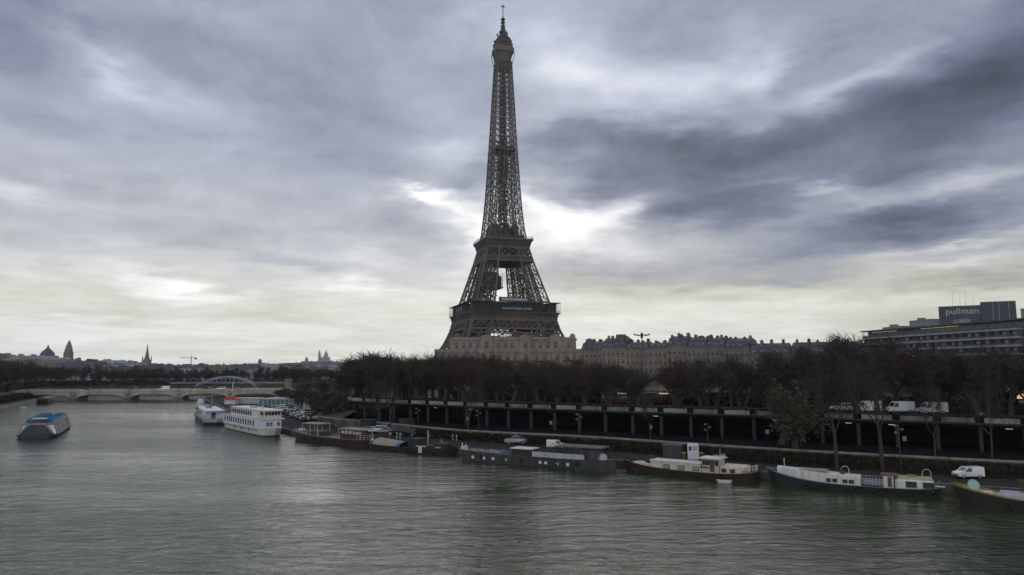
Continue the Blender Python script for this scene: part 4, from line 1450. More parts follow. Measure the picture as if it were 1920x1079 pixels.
for x, h_ in ((50, 16), (54, 13), (57, 15), (61, 11)):
    MB().tube([(x, 9, HH), (x, 9, HH + h_)], [0.09, 0.04], 5).build('aerial', M['grey_paint'], t)

# low pale pavilion and street-level shop by the hotel
t = thing('low_pavilion', 'low flat-roofed pale concrete pavilion behind the budding trees', 'pavilion', (60.5, 170, SZ), R(-6))
MB().box(0, 27, 0, 9, 3.3, 5.4).build('roof', M['concrete'], t)
MB().box(1, 26, 1, 8.5, 0, 3.3).build('wall', M['dark_wall'], t)
for x in (1.5, 7, 13, 19, 25):
    MB().box(x - .25, x + .25, 0.3, 0.8, 0, 3.3).build('column', M['concrete'], t)
t = thing('street_shop', 'street-level shop with a broad pale fascia and lit red and white window', 'shop', (113, 160, SZ), R(-8))
MB().box(0, 12, 0, 8, 0, 3.6).build('wall', M['dark_wall'], t)
MB().box(-0.2, 12.5, -0.6, 0, 3.6, 6.2).build('fascia', M['light_grey'], t)
MB().box(-0.2, 14, 0.5, 8, 7.4, 9.2).build('upper_fascia', M['light_grey'], t)
MB().box(0, 12, 1.5, 8, 3.6, 7.4).build('upper_wall', M['hotel_glass'], t)
MB().box(2.0, 6.6, -0.15, -0.01, 2.1, 3.2).build('lit_window', M['lamp_warm'], t)
MB().box(4.6, 6.2, -0.3, -0.16, 2.4, 3.0).build('red_light', M['lamp_red'], t)
MB().box(2.2, 6.4, -0.15, -0.01, 0.4, 1.7).build('window', M['grey_paint'], t)

# ------------------------------------------------------------------ stone bridge
A, L, rz = frame2((-255, 362), (-130, 391))
t = thing('stone_bridge', 'long low pale stone bridge of five shallow arches across the river', 'bridge', (A.x, A.y, 0), rz)
W = 15.0
n = 5
span = L / n
spr, crown, top = 0.8, 3.2, 4.45
face = MB()
ins = MB()
prf = []
for i in range(n):
    x0, x1 = i * span + 1.7, (i + 1) * span - 1.7
    pts_ = []
    for k in range(25):
        a = pi * k / 24
        x = (x0 + x1) / 2 - (x1 - x0) / 2 * cos(a)
        z = spr + (crown - spr) * sin(a) ** 0.9 if 0 < k < 24 else spr
        pts_.append((x, z))
    for (xa, za), (xb, zb) in zip(pts_, pts_[1:]):
        for y, fl_ in ((0, 0), (W, 1)):
            q = [(xa, y, za), (xb, y, zb), (xb, y, top), (xa, y, top)]
            face.add(q, [(0, 1, 2, 3) if not fl_ else (3, 2, 1, 0)])
            e = -0.12 if y == 0 else W + 0.12     # arch ring
            q2_ = [(xa, e, za - 0.0), (xb, e, zb), (xb, e, zb + 0.42), (xa, e, za + 0.42)]
            face.add(q2_, [(0, 1, 2, 3)], 1)
        ins.add([(xa, 0, za), (xb, 0, zb), (xb, W, zb), (xa, W, za)], [(3, 2, 1, 0)])
for i in range(n + 1):
    x = i * span
    a_, b_ = (x - 1.7, x + 1.7)
    if i == 0: a_ = -6
    if i == n: b_ = L + 6
    face.box(a_, b_, 0, W, -3, top)
body = face.build('spandrel_wall', [M['bridge_stone'], M['bridge_stone']], t)
ins.build('vault', M['stone_grey'], t)
for i in range(1, n):
    x = i * span
    b = MB()
    b.prism([(x - 1.9, -0.2), (x - 1.5, -2.2), (x, -3.4), (x + 1.5, -2.2), (x + 1.9, -0.2)], -3, 1.0)
    b.prism([(x - 2.1, -0.2), (x - 1.7, -2.4), (x, -3.7), (x + 1.7, -2.4), (x + 2.1, -0.2)], 1.0, 1.35)
    b.box(x - 1.95, x + 1.95, 0.01, W - 0.01, -3, 0.79)
    b.build('pier', M['stone_grey'], t)
    MB().lathe([(1.0, 2.2), (1.25, 2.9), (0.9, 3.9), (0.3, 4.1)], 8, (x, -0.3, 0)).build('emblem', M['stone'], t)
b = MB().box(-6, L + 6, -0.35, W + 0.35, top, top + 0.28).box(-6, L + 6, -0.1, 0.25, top + .28, top + 1.05).box(-6, L + 6, W - 0.25, W + 0.1, top + .28, top + 1.05)
b.build('parapet', M['bridge_stone'], t)
MB().box(-6, L + 6, 0.26, W - 0.26, top + 0.285, top + 0.33).build('roadway', M['asphalt'], t)
BR = (A, L, rz, t)
def on_bridge(x, y, z=4.79):
    d = Vector((cos(rz_b), sin(rz_b))); nrm = Vector((-sin(rz_b), cos(rz_b)))
    q = A_b + d * x + nrm * y
    return Vector((q.x, q.y, z))
A_b, rz_b, L_b = A, rz, L
# small stone plinths at the bridge ends
MB().box(-1.5, 1.5, -1.5, 1.5, 0, 5.2, 0, 0.2).box(-1.8, 1.8, -1.8, 1.8, 5.2, 5.7).build('bridge_plinth', M['stone'], None, loc=(-124.2, 388.5, 5))
tag(bpy.data.objects['bridge_plinth'], 'square pale stone plinth at the right end of the stone bridge', 'plinth')

# ------------------------------------------------------------------ steel arch footbridge behind
A, L, rz = frame2((-216, 470), (-166, 474))
t = thing('arch_footbridge', 'slender grey-blue steel arch footbridge seen beyond the stone bridge', 'bridge', (A.x, A.y, 0), rz)
for y in (0, 7.5):
    b = MB()
    n = 28; pv = None
    for i in range(n + 1):
        f = i / n
        x = 3 + f * (L - 10)
        z = 5.2 + 6.4 * 4 * f * (1 - f) - 0.4
        c1, c2 = (x, y, z), (x, y, z - 0.9 + 0.3 * abs(2 * f - 1))
        if pv:
            b.beam(pv[0], c1, 0.42, 0.5); b.beam(pv[1], c2, 0.28, 0.3)
            b.beam(pv[0], c2, 0.14)
        if z > 7.6 and i % 2 == 0:
            b.beam((x, y, 7.0), c2, 0.16)
        pv = (c1, c2)
    b.build('arch_rib', M['steel_blue'], t)
b = MB()
for i in range(4, 25, 2):
    f = i / 28; x = 3 + f * (L - 10); z = 5.2 + 6.4 * 4 * f * (1 - f) - 0.4
    b.beam((x, 0, z), (x, 7.5, z), 0.22)
b.build('cross_brace', M['steel_blue'], t)
MB().box(-14, L + 14, 0.8, 6.7, 6.55, 7.0).box(-14, L + 14, 0.7, 0.8, 7.9, 8.0).build('deck', M['steel_blue'], t)

# ------------------------------------------------------------------ the far city
def hill(name, cx, cy, rx, ry, h, z0=4.6, m='far_ground'):
    n = 20
    rows = []
    for i in range(n + 1):
        rr_ = i / n
        rows.append([(cx + cos(2 * pi * k / 36) * rx * rr_, cy + sin(2 * pi * k / 36) * ry * rr_, z0 + h * (0.5 + 0.5 * cos(pi * rr_)) - (0.5 if i == n else 0)) for k in range(37)])
    b = MB().grid(rows, 0, True)
    o = b.build(name, M[m])
    tag(o, kind='structure')
    return o


hill('hill', -760, 1020, 520, 330, 24)
hill('distant_hill', -780, 2980, 900, 500, 36)
fv = []
for k in range(6):
    r = random.Random(40 + k)
    root = thing('city_source', None, None)
    b = MB().box(-.5, .5, -.3, .3, -0.3, 0.74)
    b.build('wall', M[('stone_far', 'stone_warm', 'white_far', 'stone', 'stone_grey', 'stone_far')[k]], root)
    w = MB()
    for fz in range(4):
        for i in range(7):
            w.box(-0.46 + 0.135 * i, -0.46 + 0.135 * i + 0.06, -0.306, -0.3, 0.06 + fz * 0.17, 0.06 + fz * 0.17 + 0.1)
    w.build('glazing', M['pane'], root)
    b = MB()
    if k % 3 == 0:
        b.box(-.5, .5, -.3, .3, 0.745, 0.80).box(-.25, .1, -.2, .2, 0.8, 0.92)
    else:
        b.add([(-.5, -.3, .742), (.5, -.3, .742), (.5, .3, .742), (-.5, .3, .742), (-.42, -.2, .92), (.42, -.2, .92), (.42, .2, .92), (-.42, .2, .92)], [(0, 1, 5, 4), (1, 2, 6, 5), (2, 3, 7, 6), (3, 0, 4, 7), (4, 5, 6, 7)])
    for _ in range(4):
        x = r.uniform(-.42, .42)
        b.box(x - .02, x + .02, -.1, .1, .85, r.uniform(0.96, 1.05))
    b.build('roof', M[('zinc', 'slate', 'slate', 'stone_grey', 'slate', 'zinc')[k]], root)
    fv.append(root)
SKY = [(-60, 652), (0, 657), (40, 664), (75, 666), (120, 668), (160, 671), (195, 671), (215, 673), (260, 678), (300, 682), (340, 683), (420, 683), (470, 681), (520, 680), (560, 681), (640, 683), (700, 684)]
fr_ = random.Random(77)
nfar = 0
for (Y0, Y1, p0_, p1_, cnt_, w0, w1, lab, grp) in (
        (640, 980, -50, 330, 60, 14, 34, 'apartment block on the hillside skyline beyond the far bank', 'blocks on the hillside skyline'),
        (600, 700, 120, 560, 30, 18, 40, 'pale apartment block showing between the far bank trees', 'blocks behind the far bank trees'),
        (1100, 1700, 260, 700, 55, 22, 60, 'low distant city block on the skyline beyond the steel arch bridge', 'distant city blocks on the skyline'),
        (2450, 2900, 480, 690, 36, 40, 110, 'tiny pale building below the domed basilica on its hill', 'buildings on the basilica hill')):
    for i in range(cnt_):
        px = p0_ + (p1_ - p0_) * (i + fr_.uniform(0, 1)) / cnt_
        Y = fr_.uniform(Y0, Y1)
        x = (px - 960) / 1300 * Y
        tp = prof(SKY, px) + fr_.uniform(0, 9) * (0.5 if Y > 1000 else 1)
        if 2400 < Y: tp = lerp_tab([(480, 684), (560, 679), (610, 675), (640, 678), (700, 684)], px) + fr_.uniform(0, 6)
        if Y0 == 600: tp = fr_.uniform(682, 692)
        h = ztop(tp, Y)
        zb = max(3, h - fr_.uniform(16, 26)) if Y0 != 600 else 4
        s = h - zb
        o = copy_tree(fv[fr_.randrange(6)], loc=(x, Y, zb), rz=fr_.uniform(-.5, .5), scale=(fr_.uniform(w0, w1), fr_.uniform(22, 34), s))
        o.name = 'city_block'
        tag(o, lab, 'building', grp)
        # plinth down to the ground so that no block floats on the slope
        for ch in o.children:
            pass
        nfar += 1
for r_ in fv:
    for ch in list(r_.children): bpy.data.objects.remove(ch)
    bpy.data.objects.remove(r_)

# landmarks
def lm(px, Y, z): return ((px - 960) / 1300 * Y, Y, z)


t = thing('domed_building', 'pale building with a low pointed dome on the left skyline', 'building', lm(93, 1100, 20))
MB().box(-21, 21, -12, 12, -10, 9).box(-11, 11, -11, 11, 9, 16).build('wall', M['white_far'], t)
MB().lathe([(10.5, 15.5), (10, 19), (8, 22.5), (5, 25), (2.5, 27.5), (1, 31), (0.2, 33.5)], 16).build('dome', M['slate'], t)
t = thing('church_tower', 'tall blunt stone church tower with a rounded tapering cap on the left skyline', 'church', lm(132, 1300, 20))
MB().box(-6.2, 6.2, -6.2, 6.2, -10, 27, 0, 1).build('shaft', M['spire'], t)
MB().lathe([(6.9, 27), (6.6, 32), (5.2, 34), (5.0, 38), (3.4, 40.5), (3.0, 43.5), (1.3, 46), (0.2, 49)], 8).build('cap', M['spire'], t)
t = thing('church_spire', 'slender pointed church spire standing alone above the far left trees', 'church', lm(279, 1300, 8))
MB().box(-6, 6, -6, 6, -6, 24, 0, .4).build('belfry', M['spire'], t)
MB().lathe([(5.2, 24), (3.4, 31), (1.6, 42), (0.2, 54)], 8).build('spire', M['spire'], t)
for sx in (-1, 1):
    for sy in (-1, 1):
        MB().lathe([(1.3, 24), (1.1, 27), (0.1, 32)], 6, (sx * 5.2, sy * 5.2, 0)).build('pinnacle', M['spire'], t)
MB().extr([(-14, -6), (26, -6), (26, 10), (6, 14), (-14, 10)], -5, 8).build('nave', M['spire'], t)
t = thing('tower_crane', 'thin yellowish tower crane with a long jib above the far skyline', 'crane', lm(362, 1200, 4))
MB().beam((0, 0, 0), (0, 0, 31), 1.3).build('mast', M['cream'], t)
MB().beam((-21, 0, 30), (9, 0, 30), 1.0, 1.1).beam((0, 0, 30), (0, 0, 34), 0.7).beam((0, 0, 34), (-15, 0, 30.5), .25).beam((0, 0, 34), (8, 0, 30.5), .25).build('jib', M['cream'], t)
MB().box(6, 9, -1, 1, 27.5, 30).build('counterweight', M['concrete'], t)
zb = 40
t = thing('basilica', 'distant white basilica with onion domes and campanile crowning the hill', 'church', lm(611, 2750, zb))
MB().box(-24, 26, -20, 20, -20, 6).box(-12, 18, -14, 14, 6, 12).build('wall', M['white_far'], t)
MB().lathe([(8, 12), (8.2, 22), (7.4, 29), (5, 36), (2.4, 40), (1.5, 44), (0.3, 48)], 14, (4, 0, 0)).build('main_dome', M['white_far'], t)
for x in (-10, 20, -2, 12):
    MB().lathe([(4, 6), (4, 14), (3.2, 18), (1.2, 21), (0.3, 24)], 10, (x, -12, 0)).build('small_dome', M['white_far'], t)
MB().box(-26, -18, -4, 4, -10, 32).lathe([(4.4, 32), (3.4, 39), (1.2, 45), (0.2, 50)], 8, (-22, 0, 0)).build('campanile', M['white_far'], t)
for px, Y, hh_ in ((490, 1900, 14), (577, 2300, 22)):
    t = thing('bell_tower', 'tiny bell tower on the skyline ' + ('above the right end of the stone bridge' if px < 500 else 'left of the domed basilica'), 'church', lm(px, Y, ztop(684, Y)))
    MB().box(-4, 4, -4, 4, -10, hh_ * .7).build('shaft', M['spire'], t)
    MB().lathe([(5, hh_ * .7), (4, hh_ * .95), (0.3, hh_ * 1.15)], 8).build('cap', M['spire'], t)
# ------------------------------------------------------------------ boats
def hull(L, B, stern_h, mid_h, bow_h, bow_full=0.22, stern_full=0.12, bands=((0.0, 0),), bulwark=0.35, bow_right=False, square=False, rake=0.8):
    """hull along x from -L/2 (left end) to L/2; returns (hull MB, deck MB, deck height function)
    bands: (fraction of side height, material) from the waterline up"""
    n = 28
    hb, dk = MB(), MB()

    def breadth(t):          # t 0 stern .. 1 bow
        if square:
            return B / 2 * min(1, 0.82 + 0.18 * min(t, 1 - t) / 0.06)
        b = 1.0
        if t > 1 - bow_full:
            b = math.sqrt(max(0.0, 1 - ((t - 1 + bow_full) / bow_full) ** 2.1))
        if t < stern_full:
            b = math.sqrt(max(0.0, 1 - ((stern_full - t) / stern_full) ** 2.4)) * 0.98 + 0.02
        return B / 2 * max(b, 0.03)

    def sheer(t):
        return mid_h + (bow_h - mid_h) * max(0, (t - 0.45) / 0.55) ** 2.4 + (stern_h - mid_h) * max(0, (0.4 - t) / 0.4) ** 2.4

    sgn = 1 if bow_right else -1
    fr = [-0.45] + [f for f, _ in bands] + [1.0]
    ms = [bands[0][1]] + [m_ for _, m_ in bands]
    rowsP, rowsS = [], []
    inner = []
    for i in range(n + 1):
        t = i / n
        u = t
        for side, rows_ in ((-1, rowsP), (1, rowsS)):
            r_ = []
            for f in fr:
                z = f * sheer(t) if f > 0 else f
                k = 0.90 + 0.10 * max(0, f) if not square else 1.0
                rk = rake * (f - 1) * max(0, (t - 0.85) / 0.15) if not square else 0
                rs = rake * 0.4 * (1 - f) * max(0, (0.1 - t) / 0.1) if not square else 0
                x = (-L / 2 + L * u + rk + rs) * sgn
                r_.append((x, side * breadth(t) * k, z))
            rows_.append(r_)
        x = (-L / 2 + L * u) * sgn
        inner.append((x, max(0.01, breadth(t) - 0.14), sheer(t)))
    for q in range(len(fr) - 1):
        for rows_ in (rowsP, rowsS):
            hb.grid([[r_[q] for r_ in rows_], [r_[q + 1] for r_ in rows_]], ms[min(q, len(ms) - 1)], True)
    for e in (0, n):         # close the ends
        for q in range(len(fr) - 1):
            hb.add([rowsP[e][q], rowsS[e][q], rowsS[e][q + 1], rowsP[e][q + 1]], [(0, 1, 2, 3)], ms[min(q, len(ms) - 1)])
    # rail top and inner face of the bulwark
    for s_, rows_ in ((-1, rowsP), (1, rowsS)):
        a = [r_[-1] for r_ in rows_]
        b_ = [(x, s_ * y, z) for x, y, z in inner]
        c_ = [(x, s_ * y, z - bulwark) for x, y, z in inner]
        hb.grid([a, b_, c_], ms[-1])
    dk.grid([[(x, -y, z - bulwark) for x, y, z in inner], [(x, y, z - bulwark) for x, y, z in inner]])
    return hb, dk, lambda t: sheer(t) - bulwark


def rail(b, pts, h=0.8, step=1.6, w=0.05, m=0, mid=True):
    pts = [Vector(p) for p in pts]
    up = Vector((0, 0, h))
    for a, c in zip(pts, pts[1:]):
        b.beam(a + up, c + up, w, m=m)
        if mid: b.beam(a + up * .5, c + up * .5, w * .7, m=m)
        n = max(1, int((c - a).length / step))
        for i in range(n + 1):
            p = a.lerp(c, i / n)
            b.beam(p, p + up, w, m=m)
    return b


def windows(parent, spots, w, h, y, fr_m, pane=None, name='window'):
    """spots: (x, z) lower left corners on a face at y, looking to -y"""
    src = None
    for x, z in spots:
        if src is None:
            b = MB()
            b.box(-.07, w + .07, -0.05, 0.02, -.07, h + .07, 0).box(0, w, -0.065, -0.051, 0, h, 1)
            src = b.build(name, [fr_m, pane or M['pane']], parent, loc=(x, y, z)); o = src
        else:
            o = src.copy(); C.objects.link(o); o.location = (x, y, z)
    return src


def moor(A, B_, beam, name, label, cat='barge', group='boats moored along the quay'):
    A = Vector(A); B_ = Vector(B_)
    d = (B_ - A); L = d.length; d.normalize()
    n = Vector((-d.y, d.x))
    c = (A + B_) / 2 + n * beam / 2
    t = thing(name, label, cat, (c.x, c.y, 0), math.atan2(d.y, d.x), group)
    return t, L


def clutter(t, L, B, z, seed, n=5, right_bow=False):
    """tyres and ropes hung over the side, coils and boxes on deck"""
    r = random.Random(seed)
    prof_ = [(.30 + .12 * cos(a * pi / 4), .12 * sin(a * pi / 4)) for a in range(9)]
    src = None
    for i in range(n):
        x = -L * .36 + L * .72 * (i + r.uniform(.2, .8)) / n
        if src is None:
            src = MB().lathe(prof_, 12).build('tyre_fender', M['tyre'], t); o = src
        else:
            o = src.copy(); C.objects.link(o)
        o.location = (x, -B / 2 - .08, z - .55 - r.uniform(0, .15)); o.rotation_euler = (pi / 2, 0, 0)
    for x, y2, x2 in ((-L * .42, B / 2 + 2.5, -L * .42 - 1.5), (L * .42, B / 2 + 2.2, L * .42 + 1.8)):
        p = [(x, B * .25, z), (x * .5 + x2 * .5, (B * .25 + y2) / 2, z - .1), (x2, y2, 1.4)]
        MB().tube(p, .035, 5).build('mooring_rope', M['tan'], t)
    for i in range(3):
        x = r.uniform(-L * .4, L * .4)
        MB().box(-r.uniform(.2, .5), r.uniform(.2, .5), -.25, .25, 0, r.uniform(.25, .5), 0, .04).build('deck_box', M[r.choice(('wood', 'grey_paint', 'deck', 'hull_grey'))], t, loc=(x, B * .32, z))


# -- red and black barge with cream cabin
t, L = moor((17.5, 117.8), (36.2, 105.0), 4.6, 'barge', 'cream-topped barge with oxblood and black hull and brown wheelhouse, beside the white dinghy')
hb, dk, dz = hull(L, 4.6, 1.55, 0.92, 2.0, 0.25, 0.12, ((0, 0), (0.52, 1), (0.76, 0)), 0.25)
hb.build('hull', [M['hull_black'], M['hull_red']], t); dk.build('deck', M['deck'], t)
b = MB().box(-L / 2 + 5.6, 2.6, -1.75, 1.75, 0.6, 2.1, 0, 0.08).box(-L / 2 + 2.2, -L / 2 + 5.6, -1.2, 1.2, 0.9, 1.5, 0, 0.1).box(5.6, 9.3, -1.8, 1.8, 0.6, 2.1, 0, 0.1)
b.add([(-L / 2 + 5.4, -1.85, 2.105), (2.7, -1.85, 2.105), (2.7, 0, 2.25), (-L / 2 + 5.4, 0, 2.25), (-L / 2 + 5.4, 1.85, 2.105), (2.7, 1.85, 2.105)], [(0, 1, 2, 3), (3, 2, 5, 4)])
cab = b.build('cabin', M['cream'], t)
windows(cab, [(-3.4, 1.05), (-1.0, 1.05), (1.4, 1.05)], 0.95, 0.55, -1.76, M['wood'], M['grey_paint'])
windows(cab, [(6.0, 1.2), (7.3, 1.2)], 0.6, 0.45, -1.81, M['wood'])
b = MB().box(2.7, 5.4, -1.4, 1.4, 0.8, 2.95, 0).box(4.0, 4.7, -1.47, -1.41, 1.0, 2.8, 1)
wh = b.build('wheelhouse', [M['cream'], M['wood']], t)
windows(wh, [(2.85, 2.05), (3.45, 2.05), (4.85, 2.05)], 0.45, 0.65, -1.41, M['wood'])
MB().box(2.3, 5.8, -1.75, 1.75, 2.955, 3.07).build('wheelhouse_roof', M['white'], t)
b = MB(); rail(b, [(4.6, -1.2, 3.07), (5.6, -1.2, 3.07), (5.6, 1.2, 3.07)], 0.5, 0.5, 0.06); b.beam((5.2, 0, 3.07), (5.2, 0, 4.4), .06)
b.build('roof_rail', M['white'], t)
b = MB(); rail(b, [(9.4, -1.5, 1.2), (L / 2 - .9, -1.0, 1.4), (L / 2 - .5, 0, 1.5), (L / 2 - .9, 1.0, 1.4)], 0.85, 0.4, 0.09)
b.build('stern_rail', M['white'], t)
MB().lathe([(0.34, 0), (0.42, .1), (0.34, .2)], 12).build('lifebuoy', M['red'], t, loc=(9.5, -1.75, 1.3)).rotation_euler = (pi / 2, 0, 0)
b = MB()
b.lathe([(0.2, 0), (1.0, .1), (0.85, .8), (0.5, 1.15), (0.1, 1.25)], 9)
b.build('deck_tarpaulin', M['tarp_dark'], t, loc=(-L / 2 + 5.0, 0.1, 1.45))
b = MB().tube([(0, 0, 0), (0, 0, 1.1)], .09, 6).box(-.4, .4, -.3, .3, .3, .75).tube([(-.9, 0, .2), (.3, 0, 1.0)], .06, 5)
b.build('windlass', M['hull_black'], t, loc=(-L / 2 + 1.6, 0, 1.3))
MB().box(2.55, 3.9, -1.80, -1.762, 1.55, 1.8).build('name_board', M['wood'], t)
clutter(t, L, 4.6, 1.0, 1, 4)
# dinghy
hb, dk, _ = hull(2.2, 0.9, 0.36, 0.3, 0.42, 0.5, 0.1, ((0, 0),), 0.2, rake=0.2)
p = gp(1358, 905, 0)
d = thing('dinghy', 'tiny white inflatable dinghy floating beside the red and cream barge', 'dinghy', (p.x, p.y, 0), R(-14))
hb.build('hull', M['white'], d); dk.build('floor', M['grey_paint'], d)
MB().box(-.05, .12, -.4, .4, .12, .26).build('thwart', M['white'], d)

# -- green barge
t, L = moor((36.8, 103.6), (56.4, 93.0), 4.8, 'barge', 'long white-topped barge with dark green hull, wire hoops and a brown canopy amidships')
hb, dk, dz = hull(L, 4.8, 1.25, 0.9, 2.4, 0.24, 0.14, ((0, 0), (0.35, 1), (0.92, 2)), 0.22)
hb.build('hull', [M['hull_black'], M['hull_green'], M['grey_paint']], t); dk.build('deck', M['hull_green'], t)
b = MB()
x0 = -L / 2 + 1.6
z = lambda x: 2.55 - 0.62 * min(1, max(0, (x - x0) / 9.5))
for y0, y1 in ((-1.75, 1.75),):
    n = 10; rows = []
    for i in range(n + 1):
        x = x0 + (1.4 - x0) * i / n
        yy = y1 * min(1, 0.55 + 0.09 * i)
        rows.append([(x, -yy, 0.7), (x, -yy, z(x)), (x, 0, z(x) + .14), (x, yy, z(x)), (x, yy, 0.7)])
    b.grid(rows)
    for r_ in (rows[0], rows[-1]):
        b.add(r_, [(0, 1, 2, 3, 4)])
cab = b.build('cabin', M['white'], t)
MB().box(-6.6, -2.8, -1.2, 1.2, 2.32, 2.44).build('cabin_hatch', M['tan'], t)
windows(cab, [(-2.9, 1.12), (-2.1, 1.12), (0.3 - 1.1, 1.1), (0.3 - .3, 1.1)], 0.5, 0.36, -1.77, M['hull_black'])
b = MB().box(5.6, L / 2 - 1.0, -1.9, 1.9, 0.7, 2.1, 0, .25)
cab2 = b.build('aft_cabin', M['white'], t)
MB().box(5.8, L / 2 - 1.2, -1.7, 1.7, 2.103, 2.2, 0, .1).build('aft_roof', M['roof_yellow'], t)
windows(cab2, [(6.9, 1.15), (8.9, 1.15)], 1.15, 0.65, -1.91, M['hull_black'])
b = MB().box(4.2, 5.4, -1.4, 1.4, 0.7, 2.3, 0).box(3.9, 5.9, -1.5, 1.5, 2.35, 2.43, 1).box(4.7, 5.2, -1.43, -1.405, .9, 2.2, 1)
b.build('wheelhouse', [M['white'], M['wood']], t)
b = MB(); rail(b, [(1.6, -1.7, 0.9), (4.1, -1.7, 0.9)], 0.9, 0.4, 0.05, mid=True); rail(b, [(1.6, 1.7, 0.9), (4.1, 1.7, 0.9)], 0.9, 0.4, 0.05)
b.build('side_rail', M['light_grey'], t)
MB().box(1.7, 4.1, -0.8, 0.8, 0.85, 1.35).build('deck_bench', M['grey_paint'], t)
for x, zz in ((-0.6, 1.75), (9.4, 2.0)):
    b = MB().tube([(x - .5, 0.2, zz), (x - .5, .2, zz + .9), (x - .25, .2, zz + 1.3), (x + .25, .2, zz + 1.35), (x + .5, .2, zz + 1.0), (x + .5, .2, zz)], .045, 6)
    b.build('hoop', M['white'], t)
MB().tube([(0, 0, 0), (0, 0, 1.5)], .05, 6).build('mast', M['cream'], t, loc=(-L / 2 + 2.5, 0, 2.3))
MB().box(-.5, .5, -.3, .3, 0, .35).build('yellow_locker', M['yellow'], t, loc=(7.6, .6, 2.06))
b = MB().tube([(-.55, 0, 0), (.55, 0, 0)], .13, 8); b.build('fender', M['white'], t, loc=(L / 2 - .3, -.6, 1.25))
b = MB().lathe([(0.25, 0), (0.35, .3), (0.3, .8)], 8); b.build('funnel', M['red_dark'], t, loc=(-.9, -.2, 1.8))

clutter(t, L, 4.8, 1.0, 2, 5)
# -- black and yellow barge leaving the frame
t, L = moor((54.9, 88.6), (80.6, 74.6), 5.0, 'barge', 'black barge with yellow rail and pale green dish at its bow, beside the small van')
hb, dk, dz = hull(L, 5.0, 1.2, 0.85, 2.5, 0.22, 0.14, ((0, 0), (0.9, 1)), 0.3)
hb.build('hull', [M['hull_black'], M['yellow']], t); dk.build('deck', M['light_grey'], t)
MB().box(-L / 2 + 5.2, L / 2 - 7, -1.7, 1.7, 0.5, 1.75, 0, .12).build('hatch_cover', M['light_grey'], t)
b = MB().lathe([(0.05, 0), (0.6, .05), (0.72, .12), (0.6, .16), (0.05, .1)], 14)
o = b.build('dish', M['green_dish'], t, loc=(-L / 2 + 2.3, -0.4, 2.35)); o.rotation_euler = (R(70), 0, R(20))
b = MB().box(-.5, .5, -.5, .5, 0, .5).tube([(-.8, 0, .3), (.8, 0, .3)], .12, 8).box(.9, 1.6, -.3, .3, 0, .35)
b.build('windlass', M['white'], t, loc=(-L / 2 + 3.8, 0, 1.2))
b = MB()
for i in range(9):
    for y in (0.2, 1.9):
        b.beam((i * .7, y, 0), (i * .7, y, 1.5), .06)
for k in range(5):
    for y in (0.2, 1.9):
        b.beam((0, y, .3 + .3 * k), (5.6, y, .3 + .3 * k), .05)
b.build('plant_trellis', M['wood'], t, loc=(-L / 2 + 7.2, 0, 1.66))
r = random.Random(6); b = MB()
for _ in range(520):
    c = Vector((r.uniform(0, 5.6), r.uniform(0.2, 2.0), r.uniform(0.1, 1.5))); a = Vector((r.gauss(0, 1), r.gauss(0, 1), r.gauss(0, 1))).normalized() * .12; v = a.cross(Vector((r.random(), 1, .3))).normalized() * .1
    b.add([c - a, c - v, c + a, c + v], [(0, 1, 2, 3)])
b.build('plants', M['bud'], t, loc=(-L / 2 + 7.2, 0, 1.66))
windows(t, [(-L / 2 + 8.5 + 2.1 * i, 0.5) for i in range(3)], 0.4, 0.3, -2.52, M['yellow'], M['cream'], 'porthole')

clutter(t, L, 5.0, 1.1, 3, 5)
# -- long charcoal barge
t, L = moor((-10.6, 131.8), (16.0, 115.8), 5.0, 'barge', 'long charcoal barge with small square windows, white box cabin and flat olive awning')
hb, dk, dz = hull(L, 5.0, 1.9, 1.65, 2.0, 0.07, 0.09, ((0, 0),), 0.2, rake=0.3)
hb.build('hull', M['hull_grey'], t); dk.build('deck', M['deck'], t)
windows(t, [(x, 0.55) for x in (-L / 2 + 3.8, -L / 2 + 6.2, -L / 2 + 8.2, -L / 2 + 10.8, 2.3, 3.4, 5.6, 7.6)], 0.5, 0.42, -2.52, M['grey_paint'], M['white_cool'])
b = MB().box(-3.6, 0.4, -1.9, 0.6, 1.4, 2.7, 0, .05).box(-3.8, 0.6, -2.1, 0.8, 2.7, 2.85, 1)
b.build('box_cabin', [M['hull_black'], M['white']], t)
MB().box(0.8, 10.8, -2.28, -2.2, 1.55, 2.5).build('side_screen', M['light_grey'], t)
b = MB().box(5.0, 13.6, -2.0, 2.0, 3.55, 3.72)
b.build('awning', M['olive'], t)
b = MB()
for x in (5.2, 8, 10.8, 13.4):
    for y in (-1.9, 1.9): b.beam((x, y, 1.5), (x, y, 3.55), .09)
b.build('awning_post', M['hull_grey'], t)
MB().box(9.6, 13.0, -1.4, 1.4, 1.5, 3.3).build('deck_house', M['hull_grey'], t)
b = MB(); rail(b, [(-L / 2 + 1.4, -2.2, 1.7), (-3.7, -2.2, 1.5)], .7, 1.5, .05)
b.build('deck_rail', M['hull_black'], t)
for x, m_, l_ in ((-8.2, 'light_grey', 2.2), (-5.8, 'blue_tarp', 3.2)):
    h2, d2, _ = hull(l_ * 1.4, 1.2, .4, .35, .5, .4, .1, ((0, 0),), .1, rake=.1)
    h2.add(d2.v, d2.f, 1); o = h2.build('deck_boat', [M[m_], M['blue_tarp'] if m_ == 'blue_tarp' else M['grey_paint']], t, loc=(x, 0.4, 1.5))
MB().box(-.5, .5, -.4, .4, 0, .7).tube([(-.6, -.3, .2), (-.2, -.3, 1.3)], .1, 6).tube([(.3, -.3, .2), (.6, -.3, 1.1)], .1, 6).build('windlass', M['white_cool'], t, loc=(-L / 2 + 1.2, -1.2, 1.75))
r = random.Random(8); b = MB()
